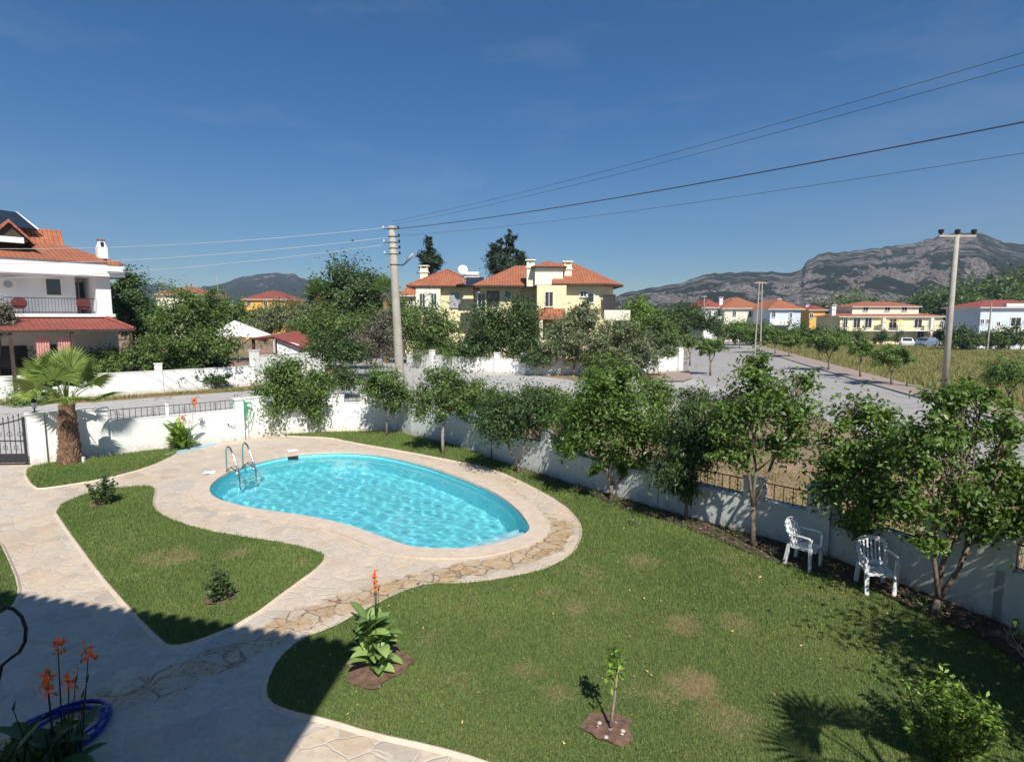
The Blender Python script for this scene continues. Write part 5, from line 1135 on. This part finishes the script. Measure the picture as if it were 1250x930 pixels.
for q in (-1.0, 0, 1.0): MB().lathe((rt.x-RPB.x+q, 0, rt.z), [(.06, 0), (.06, .06), (.13, .12), (.16, .3), (.08, .34)], 10).build('insulator', M['black_rubber'], m)
def small_pole(label, px, py_b, py_t, Y, arm, r=.13, name='power_pole', double=False, col='conc'):
    b = Q(px, py_b, Y); t_ = Q(px, py_t, Y); root = thing(name, label, 'utility pole', (b.x, Y, 0)); m = MB()
    if double:
        for q in (-.35, .35): m.bar((q, 0, 0), (q*.5, 0, t_.z), r, r*.7, 8)
    else: m.bar((0, 0, 0), (0, 0, t_.z), r, r*.7, 8)
    m.build('shaft', M[col], root)
    if arm: c = MB().box(0, 0, t_.z-.2, arm, .1, .12).build('crossarm', M[col], root); [MB().lathe((q*arm*.45, 0, t_.z-.08), [(.05, 0), (.11, .1), (.05, .26)], 8).build('insulator', M['black_rubber'], c) for q in (-1, 1)]
    return root
small_pole('twin legged concrete pole by the road before the grey house', 925, 425, 344, 72, 1.5, .1, double=True)
small_pole('thin pale lamp post at the end of the road', 858, 411, 361, 100, 1.0, .12, name='street_pole')
small_pole('slim grey pole before the blue and white house', 1206, 418, 370, 80, 0, .12, name='street_pole')
small_pole('thin green striped mast above the trees at left', 267, 380, 336, 90, 0, .12, name='mast', col='shutter')
def cable(label, a, b, sag, r, mat='wire', name='power_line', grp='overhead power lines'):
    a, b = Vector(a), Vector(b); pts = []
    for i in range(31): t = i/30; p = a.lerp(b, t); p.z -= 4*sag*t*(1-t); pts.append(p)
    o = MB().tube(pts, r, 5).build(name, M[mat]); return tag(o, label, 'cable', grp)
E2 = Vector((17.3, 0)); 
def wire_end(pyy, Ym=10.0): q = Q(1250, pyy, Ym); return q
for lab, pt, zs, px0, r in (('topmost dark power line rising to the upper right', 55, 9.0, 0, .010), ('second dark power line, just under the topmost', 70, 8.85, 0, .010), ('thick black power line climbing steadily to the right edge', 140, 8.65, 0, .017), ('lowest thin power line crossing to the right edge', 178, 8.35, 0, .009)):
    r *= .55 if r < .015 else .85; s = Vector((LTOP.x, 27, zs)); m_ = Q(1250, pt, 10); e = s+(m_-s)*1.35; sg = .35; e.z += .2; cable(lab, s, e, sg, r)
for lab, pt, z0 in (('upper pale wire running left from the concrete pole', 303, 8.75), ('middle pale wire running left from the concrete pole', 322, 8.3), ('lower pale wire passing in front of the white house', 341, 8.0)):
    e = Q(-60, pt, 31.5); cable(lab, (LTOP.x, 27, z0), e, .35, .013, 'wire_pale', grp='pale wires on the left')

# ------------------------------------------------------------------ cars
def car(label, px, Y, rz, paint, scale=1.0):
    q = Q(px, 388, Y); root = thing('parked_car', label, 'car', (q.x, Y, -.02), rz, 'cars parked before the yellow house'); root.scale = (scale,)*3
    prof = [(-2.1, .35), (-2.15, .7), (-2.05, .95), (-1.15, 1.02), (-.55, 1.45), (1.2, 1.5), (1.85, 1.05), (2.1, .95), (2.15, .4)]
    vs = []; fs = []
    for sx, ins_ in ((-.85, .14), (.85, -.14)):
        for x, z in prof: vs.append((x, sx+(ins_ if z > 1.1 else 0), z))
    n = len(prof); fs = [tuple(range(n)), tuple(range(2*n-1, n-1, -1))]+[(i, (i+1) % n, n+(i+1) % n, n+i) for i in range(n)]
    MB().add(vs, fs).build('body', M[paint], root, bevel=.04)
    g = MB()
    for sy in (-1, 1): y = sy*.80; g.add([(-1.0, y*1.03, 1.04), (1.55, y*1.03, 1.06), (1.05, y*.9, 1.42), (-.5, y*.9, 1.4)], [(0, 1, 2, 3)])
    g.add([(-1.17, -.62, 1.06), (-1.17, .62, 1.06), (-.62, .58, 1.43), (-.62, -.58, 1.43)], [(0, 1, 2, 3)]); g.add([(1.86, -.62, 1.1), (1.86, .62, 1.1), (1.3, .58, 1.46), (1.3, -.58, 1.46)], [(0, 1, 2, 3)]); g.build('windows', M['glass'], root)
    for x in (-1.35, 1.35):
        for y in (-.8, .8):
            wv = MB().lathe((0, 0, -.1), [(.3, 0), (.32, .03), (.32, .17), (.3, .2)], 16).build('wheel', M['black_rubber'], root); wv.rotation_euler = (R(90), 0, 0); wv.location = (x, y, .32)
            h = MB().lathe((0, 0, -.11), [(.18, 0), (.18, .22)], 12).build('rim', M['shutter'], wv)
    for y in (-.65, .65): MB().box(-2.14, y, .62, .06, .32, .14).build('headlight', M['lamp_glass'], root); MB().box(2.13, y, .72, .06, .25, .16).build('tail_light', M['tail'], root)
    return root
car('white hatchback parked left of the blue one before the yellow house', 1109, 91, R(60), 'car_white')
car('silver blue estate car parked beside the white hatchback', 1132.5, 90, R(30), 'car_blue', 1.05)
car('dark car far away at the end of the road', 888, 140, R(85), 'car_blue')

# ------------------------------------------------------------------ street and background vegetation
PG = 'umbrella pines planted along the road'
def pine(label, px, pyb, cpy, rx, ry, seed, n=2600):
    b = G(px, pyb); tree('umbrella_pine', label, 'tree', b, [(px, cpy, rx*.8, ry*.75), (px-rx*.45, cpy+ry*.2, rx*.5, ry*.55), (px+rx*.45, cpy+ry*.2, rx*.5, ry*.55)], n, (.2*b.y/45, .07*b.y/45), 'pine', .09, PG, seed, 50, sig=.2, shell=.7, twigs=False)
pine('small pine on the near pavement at the road junction', 867, 458, 421, 18, 14, 41, 3200)
pine('smaller pine just left of the junction pine', 842, 446, 416, 9, 9, 42, 1500)
pine('pine nearest the grey house along the far kerb', 903, 425, 400, 17, 13, 43, 2200)
pine('second pine along the far kerb beside the twin pole', 929, 431, 404, 15, 12, 44, 2200)
pine('low pine between the twin pole and the big round pine', 963, 436, 413, 18, 12, 45, 2400)
pine('big round pine with a short trunk in front of the dry field', 1011, 453, 415, 26, 17, 46, 4200)
pine('wide low pine left of the tall power pole', 1088, 471, 434, 25, 16, 47, 4200)
pine('dark pine right of the tall power pole at the frame edge', 1232, 492, 452, 32, 26, 48, 5200)
pine('small bright pine between the far kerb pines', 946, 433, 410, 13, 10, 50, 1600)
pine('pine hugging the kerb left of the wide low one', 1050, 461, 424, 17, 12, 55, 2400)
pine('small pine at the far end of the kerb row', 884, 415, 398, 11, 8, 49, 1200)
VG = 'trees in front of the yellow villa'
def bt(label, px, Y, blobs, n, leaf, mat, seed, group=None, trunk=.12, name='broadleaf_tree', **k):
    b = Q(px, 440, Y).to_2d(); return tree(name, label, 'tree', b, blobs, n, leaf, mat, trunk, group, seed, k.pop('clumps', 60), twigs=False, **k)
bt('bright bushy tree before the left wing of the villa', 533, 55, [(534, 395, 24, 26), (530, 420, 30, 18)], 5000, (.28, .14), 'mid_leaf', 51, VG)
bt('tall dark tree before the villa main block, left of a pair', 600, 49, [(597, 395, 24, 28), (590, 420, 30, 18)], 6000, (.26, .13), 'dark_leaf', 52, VG)
bt('tall dark tree before the villa, right of a pair', 636, 48.5, [(634, 390, 22, 30), (640, 420, 26, 20), (625, 410, 20, 20)], 6000, (.26, .13), 'dark_leaf', 53, VG)
bt('greyish loquat tree before the villa bay window', 700, 46, [(703, 408, 34, 28), (690, 425, 30, 18), (716, 385, 16, 24)], 6500, (.30, .10), 'olive_leaf', 54, VG, sig=.2)
bt('broad arching tree at the right end of the villa garden', 755, 46, [(760, 415, 34, 24), (790, 425, 34, 20), (740, 430, 26, 16)], 7000, (.34, .09), 'olive_leaf', 55, VG, sig=.2)
bt('low greenery at the villa garden corner', 815, 51, [(812, 415, 22, 22), (800, 395, 18, 14), (820, 432, 12, 10)], 4200, (.25, .12), 'mid_leaf', 56, VG)
bt('bright conical tree beyond the villa balcony', 785, 75, [(783, 380, 14, 20), (785, 392, 20, 14)], 3000, (.35, .18), 'bright_leaf', 57, VG)
bt('dark hedge tree between villa and the white far house', 830, 95, [(840, 385, 26, 16), (815, 392, 22, 14), (865, 395, 20, 12)], 4500, (.4, .2), 'dark_leaf', 58, VG)
for i, (px, cy_, rx, ry, Y) in enumerate(((560, 430, 20, 12, 50), (655, 436, 22, 12, 45.7), (520, 436, 18, 10, 53), (730, 440, 24, 8, 44.5), (770, 442, 20, 9, 45))):
    bt('low shrub at the foot of the villa wall, number %s from the left along it' % ('second', 'third', 'first', 'fourth', 'fifth')[i], px, Y, [(px, cy_, rx, ry)], 1500, (.2, .1), ('mid_leaf', 'dark_leaf', 'olive_leaf', 'mid_leaf', 'olive_leaf')[i], 60+i, 'shrubs at the villa wall', .03, 'shrub')
# conifers behind the villa
CF = 'conifers behind the villa'
bt('narrow dark conifer rising behind the villa left wing', 525, 75, [(524, 297, 4, 9), (525, 308, 8, 12), (526, 322, 14, 12), (518, 312, 6, 7), (533, 314, 6, 8)], 4200, (.42, .10), 'conifer', 71, CF, .2, 'conifer', clumps=40, sig=.22)
bt('broad dark conifer with two tips behind the villa main roof', 615, 72, [(624, 288, 4, 10), (623, 300, 8, 14), (611, 296, 4, 9), (608, 309, 9, 13), (598, 314, 6, 9), (617, 325, 24, 16), (634, 312, 7, 13)], 8500, (.42, .10), 'conifer', 72, CF, .25, 'conifer', clumps=70, sig=.22)
# left middle mass
LG = 'trees beyond the concrete pole'
bt('tall round dark tree left of the concrete pole', 424, 62, [(424, 352, 36, 30), (400, 358, 20, 22), (448, 355, 20, 24), (424, 380, 36, 20)], 9000, (.38, .19), 'dark_leaf', 81, LG, .2)
bt('yellow green loose tree before the tall dark round one', 420, 50, [(415, 400, 38, 22), (390, 395, 26, 20), (445, 395, 28, 20)], 7500, (.26, .12), 'mid_leaf', 82, LG)
bt('olive grey tree touching the concrete pole', 455, 44, [(458, 415, 26, 28), (470, 395, 18, 22), (440, 425, 22, 18)], 6500, (.22, .08), 'grey_leaf', 83, LG, sig=.2)
bt('low dark bush behind the pavilion wall', 410, 41, [(405, 425, 30, 18), (425, 430, 22, 14)], 5000, (.2, .1), 'dark_leaf', 84, LG)
bt('grey green tree above the pavilion', 355, 58, [(355, 388, 34, 18), (325, 392, 24, 16), (375, 385, 22, 16)], 6000, (.3, .12), 'olive_leaf', 85, LG)
bt('green tree behind the concrete pole to its right', 500, 58, [(500, 400, 24, 30), (488, 385, 16, 20)], 4500, (.28, .14), 'mid_leaf', 86, LG)
bt('small yellow green tree between pole and dark round tree', 480, 66, [(478, 385, 22, 18)], 3000, (.3, .14), 'mid_leaf', 87, LG)
FP = 'distant fan palms'
def far_palm(label, px, py, Y, seed, sc_=1.0): b = Q(px, 440, Y).to_2d(); h = Q(px, py, Y).z; fan_palm(label, b, h, .35, .28, 22, 1.0*sc_, 1.25*sc_, seed, scales=False, name='fan_palm', group=FP, up=1.2, nl=16, mat='mid_leaf')
far_palm('distant fan palm left of the tall round tree', 391, 362, 60, 5); far_palm('distant fan palm just left of the concrete pole', 472, 358, 60, 6, 1.1)
# trees around the white house
WG = 'trees around the white house'
bt('large spreading tree on the verge between the white house and pavilion', 243, 38, [(240, 400, 44, 34), (205, 405, 30, 28), (262, 412, 26, 22), (235, 370, 34, 20), (240, 430, 50, 18)], 13000, (.22, .10), 'mid_leaf', 91, WG, .14)
bt('dark tree against the right side wall of the white house', 165, 44, [(160, 365, 24, 32), (150, 350, 14, 20), (175, 390, 26, 24)], 7000, (.26, .12), 'dark_leaf', 92, WG, .14)
bt('green bushes under the pergola roof, right of the palm', 150, 37, [(150, 440, 34, 18), (120, 445, 26, 14), (180, 440, 20, 14)], 6500, (.18, .09), 'mid_leaf', 93, WG, .05)
bt('dark bush mass behind the wall at the left edge', 25, 36.5, [(20, 435, 40, 22), (60, 445, 26, 12), (-30, 430, 30, 24)], 7000, (.2, .1), 'dark_leaf', 94, WG, .05)
bt('reddish bush high against the house at the left edge', -4, 33, [(4, 382, 12, 14), (0, 396, 16, 12)], 2200, (.14, .08), 'grey_leaf', 95, WG, .06)
bt('green trees beyond the white canopy', 290, 60, [(290, 385, 36, 16), (325, 398, 24, 14), (262, 380, 20, 16)], 6500, (.32, .15), 'mid_leaf', 96, WG)
bt('long dark hedge behind the street wall under the verge tree', 235, 39.5, [(190, 445, 26, 14), (225, 445, 26, 14), (258, 445, 24, 14)], 7000, (.2, .1), 'dark_leaf', 98, WG, .04, 'hedge')
bt('bushes under the big verge tree', 235, 37.3, [(225, 458, 30, 9), (265, 462, 20, 7)], 3200, (.15, .07), 'dark_leaf', 97, WG, .03)
for i, (px, py, r_) in enumerate(((155, 473, 15), (30, 488, 26), (65, 482, 10), (90, 478, 8))):
    Y = G(px, py+6).y; bt(('spiky reddish agave like plant at the street wall', 'low dark ground bush at the far left verge', 'small bush before the street wall pier', 'tiny bush behind the palm trunk on the verge')[i], px, Y, [(px, py, r_, r_*.6)], 900, (.2, .05) if i == 0 else (.14, .07), 'grey_leaf' if i == 0 else 'mid_leaf', 100+i, 'verge plants across the street', .02, 'shrub')
# scrub in the junction and outside the right wall
OG = 'scrub just outside the garden wall'
for i, (px, py, rx, ry, Y, mt_, n) in enumerate(((460, 474, 16, 9, 29, 'mid_leaf', 1400), (420, 462, 24, 14, 33, 'dark_leaf', 2500), (590, 482, 22, 10, 28, 'mid_leaf', 1600), (660, 484, 24, 12, 26, 'mid_leaf', 2200), (735, 466, 26, 14, 29, 'bright_leaf', 3000), (900, 498, 26, 18, 19.5, 'grey_leaf', 2600), (850, 490, 20, 16, 22, 'olive_leaf', 1800), (560, 488, 26, 14, 25.5, 'mid_leaf', 2400), (690, 500, 26, 20, 20.5, 'mid_leaf', 2400), (620, 498, 22, 14, 23, 'bright_leaf', 2000), (800, 480, 24, 20, 24, 'mid_leaf', 2200))):
    bt('wild scrub outside the wall, %s' % ('behind the slim corner citrus', 'before the pavilion wall end', 'behind the straight trunked citrus', 'beyond the dark round crowned tree', 'bright clump beyond the large forked citrus', 'dry greyish tuft beyond the drooping tree', 'dry tuft left of the grey one', 'close behind the wall at the iron railing', 'close behind the thin dark stem tree', 'light green behind the dark round tree', 'between the large citrus and the road')[i], px, Y, [(px, py, rx, ry)], n, (.15, .07) if mt_ != 'grey_leaf' else (.3, .03), mt_, 110+i, OG, .03, 'scrub_bush', droop=0 if mt_ != 'grey_leaf' else -2)
# far trees: behind houses and the wooded slope
FG = 'far trees below the mountain'
rr = random.Random(5)
protos = []
for k in range(4):
    r_ = tree('far_tree', 'dark far tree in the belt of trees below the mountain', 'tree', Vector((0, 0)), [((0, 0, 4.6), (3.2, 3.2, 3.0)), ((1.5, .5, 3.4), (2.6, 2.4, 2.0)), ((-1.7, 0, 3.2), (2.3, 2.3, 2.0))], 1500, (.7, .38), ('dark_leaf', 'mid_leaf', 'dark_leaf', 'olive_leaf')[k], .25, FG, 130+k, 36, twigs=False, world=True); protos.append(r_)
spots = []
for px in range(1128, 1330, 13): spots.append((px+rr.uniform(-5, 5), 118+rr.uniform(0, 25), rr.uniform(1.0, 1.35)))
for px in range(1135, 1330, 15): spots.append((px, 165+rr.uniform(0, 25), 1.5+.4*(px-1130)/120))
for px in range(1180, 1330, 16): spots.append((px, 215, 2.3+.9*(px-1180)/70*.5))
for px in range(1010, 1130, 17): spots.append((px+rr.uniform(-5, 5), 145+rr.uniform(0, 25), rr.uniform(1.0, 1.35)))
for px in range(830, 1010, 20): spots.append((px+rr.uniform(-5, 5), 150+rr.uniform(0, 30), rr.uniform(.8, 1.05)))
for px in range(-40, 480, 18): spots.append((px+rr.uniform(-6, 6), 112+rr.uniform(0, 60) if not 290 < px < 355 else 150, rr.uniform(.85, 1.15)))
for px in range(700, 830, 18): spots.append((px+rr.uniform(-6, 6), 105+rr.uniform(0, 40), rr.uniform(.8, 1.0)))
for px in range(1165, 1260, 14): spots.append((px, 83+rr.uniform(-4, 0), rr.uniform(.35, .5)))
for px in (1030, 1052, 1078, 1100, 1150, 1010, 998): spots.append((px, 98, rr.uniform(.3, .42)))
for px in range(885, 985, 14): spots.append((px, 98, rr.uniform(.4, .55)))
for i, (px, Y, s_) in enumerate(spots):
    q = Q(px, 388, Y); src = protos[i % 4]
    if i < 4: src.location = (q.x, Y, 0); src.scale = (s_,)*3; src.rotation_euler = (0, 0, rr.uniform(0, 6))
    else: dup(src, (q.x, Y, 0), rr.uniform(0, 6), 'dark far tree in the belt of trees below the mountain', FG, s_)
# dry grass in the field and on verges
grass('meadow_grass', 'tall dry yellow grass filling the field beyond the road', pxpoly([(1400, 536), (1250, 505), (1185, 488), (1110, 470), (1030, 449), (985, 437), (940, 425), (925, 417), (1040, 420.5), (1150, 425), (1250, 429), (1500, 441)]), 90000, .34, .07, 'dryblade', -.02, False, lean=.35)
grass('verge_grass', 'sparse dry grass tufts on the dusty verge outside the right wall', [WL[9]+Vector((.4, .3)), WL[13]+Vector((.4, .3)), WL[13]+Vector((4, 3)), WL[9]+Vector((5, 5))], 5000, .16, .025, 'dryblade', -.04, False)
grass('verge_grass', 'dry grass and weeds on the bank before the street wall at the left', pxpoly([(-200, 494), (0, 491), (110, 487), (200, 481), (310, 473), (330, 474), (200, 482), (110, 489), (0, 494), (-200, 500)]), 5000, .2, .04, 'dryblade', -.04, False)
# rocks outside
for i in range(26):
    t = rr.random(); p = WL[10].lerp(WL[12], t)+Vector((rr.uniform(.5, 2.2), rr.uniform(.4, 1.6))); s = rr.uniform(.05, .14)
    o = MB().lathe((p.x, p.y, -.03), [(s*.7, 0), (s, s*.35), (s*.6, s*.8), (s*.1, s*.95)], 7).build('rubble_stone', M['stone']); o.rotation_euler = (0, 0, 0); tag(o, 'loose pale stone on the brown verge outside the iron railing', 'stone', 'loose stones outside the wall')

# off-frame tree that shades the bed at the right edge
tree('citrus_tree', 'full citrus beyond the right edge of the view, nearest the wall corner', 'tree', Vector((8.6, 6.1)), [((0, 0, 2.3), (1.5, 1.5, 1.3)), ((.3, -.5, 1.5), (1.1, 1.1, .9)), ((.5, .5, 2.9), (1.0, 1.0, .8))], 8000, (.12, .06), 'citrus', .09, GT, 140, 60, world=True)
tree('citrus_tree', 'full citrus beyond the right edge of the view, nearest the house', 'tree', Vector((7.3, 4.5)), [((0, 0, 2.4), (1.7, 1.7, 1.4)), ((-.6, .5, 1.8), (1.2, 1.2, 1.0)), ((.5, .5, 3.1), (1.1, 1.1, .8))], 8000, (.12, .06), 'citrus', .09, GT, 141, 60, world=True)

# ------------------------------------------------------------------ mountains
def mountain(name, prof, D0, D1, D2, seed, green, zs=1.0):
    rs = np.random.RandomState(seed); px = np.linspace(prof[0][0], prof[-1][0], 420); py = np.interp(px, [p[0] for p in prof], [p[1] for p in prof])
    py = py+np.interp(px, np.linspace(px[0], px[-1], 140), rs.normal(0, .7, 140))
    T = np.concatenate([np.linspace(0, 1, 110), 1+np.linspace(.02, 1, 25)]); PXg, Tg = np.meshgrid(px, T); PY = np.tile(py, (len(T), 1))
    Dg = np.where(Tg <= 1, D0+(D1-D0)*Tg, D1+(D2-D1)*(Tg-1)); hcrest = (YH-PY)/F*D1/math.cos(PIT)+EYE
    x = (PXg-CX)/F*Dg; y = Dg; ca = hcrest/D1; nz = 0
    for s_, a_ in ((.0035, 1), (.008, .7), (.018, .45), (.04, .28), (.09, .17)):
        u_ = x*s_+.6*y*s_+seed*31; w_ = y*s_*1.1-.5*x*s_+seed*17; nz = nz+a_*(1-2.6*np.abs(hash_noise(u_, w_, 1.0)-.5))
    nz = nz/2.6-.35; env = np.where(Tg <= 1, np.sin(np.pi*np.clip(Tg, 0, 1)**1.3)**.7, .15)
    an = ca*(np.where(Tg <= 1, np.clip(Tg, 0, 1)**.7, 1))+nz*ca*.75*env
    lim = ca*(.72+.28*np.clip(Tg, 0, 1)**2); k_ = .04*ca.max(); an = np.where(Tg < 1, lim-k_*np.logaddexp(0, (lim-an)/k_)*1+0*an, an) if False else np.where(Tg < 1, np.minimum(an, lim), an)
    z = np.where(Tg <= 1, an*Dg, hcrest*(1-(Tg-1)**1.3)); z = np.maximum(z, -2)
    v = np.stack([x, y, z], 2).reshape(-1, 3); ny, nx = Tg.shape; I = np.arange(ny*nx).reshape(ny, nx); f = np.stack([I[:-1, :-1], I[:-1, 1:], I[1:, 1:], I[1:, :-1]], 2).reshape(-1, 4)
    g = green(PXg, Tg).reshape(-1)
    o = fast_mesh(name, v, f, 4, M['mount'], {'green': g}); o['kind'] = 'structure'; return o
mountain('mountain', [(640, 392), (720, 372), (771, 356), (803, 351), (828, 346), (849, 340), (870, 335), (908, 334), (960, 334), (973, 330), (979, 321), (992, 314), (1002, 311.5), (1055, 306.5), (1110, 298.5), (1144, 289.5), (1160, 287), (1176, 288), (1192, 291), (1213, 299), (1250, 302), (1330, 312), (1500, 330)], 650, 1250, 1700, 3,
         lambda p, t: .03+.16*np.clip((t-.72)*3, 0, 1)*(p < 1000)+.10*np.clip((t-.9)*6, 0, 1)+.10*(np.clip((p-1150)/60, 0, 1))+.05*np.sin(p/23.))
mountain('mountain', [(-200, 360), (0, 356), (120, 352), (180, 347), (240, 353), (275, 348), (300, 339), (340, 334), (362, 336), (385, 346), (420, 352), (480, 356), (560, 362), (700, 378)], 1500, 2100, 2300, 9, lambda p, t: .3+0*p)

# ------------------------------------------------------------------ haze
hb = MB().box(0, 1150, -3, 4400, 2500, 420).build('haze', newmat('haze air')[0]); tag(hb, 'thin bluish summer haze in the air over the whole valley', 'haze', kind='stuff')
ht_ = hb.data.materials[0].node_tree; ht_.nodes.remove(ht_.nodes['Principled BSDF']); pvn = ht_.nodes.new('ShaderNodeVolumePrincipled')
pvn.inputs['Color'].default_value = (.62, .76, .95, 1); pvn.inputs['Density'].default_value = .00022; pvn.inputs['Anisotropy'].default_value = .1
ht_.links.new(pvn.outputs[0], ht_.nodes['Material Output'].inputs['Volume'])
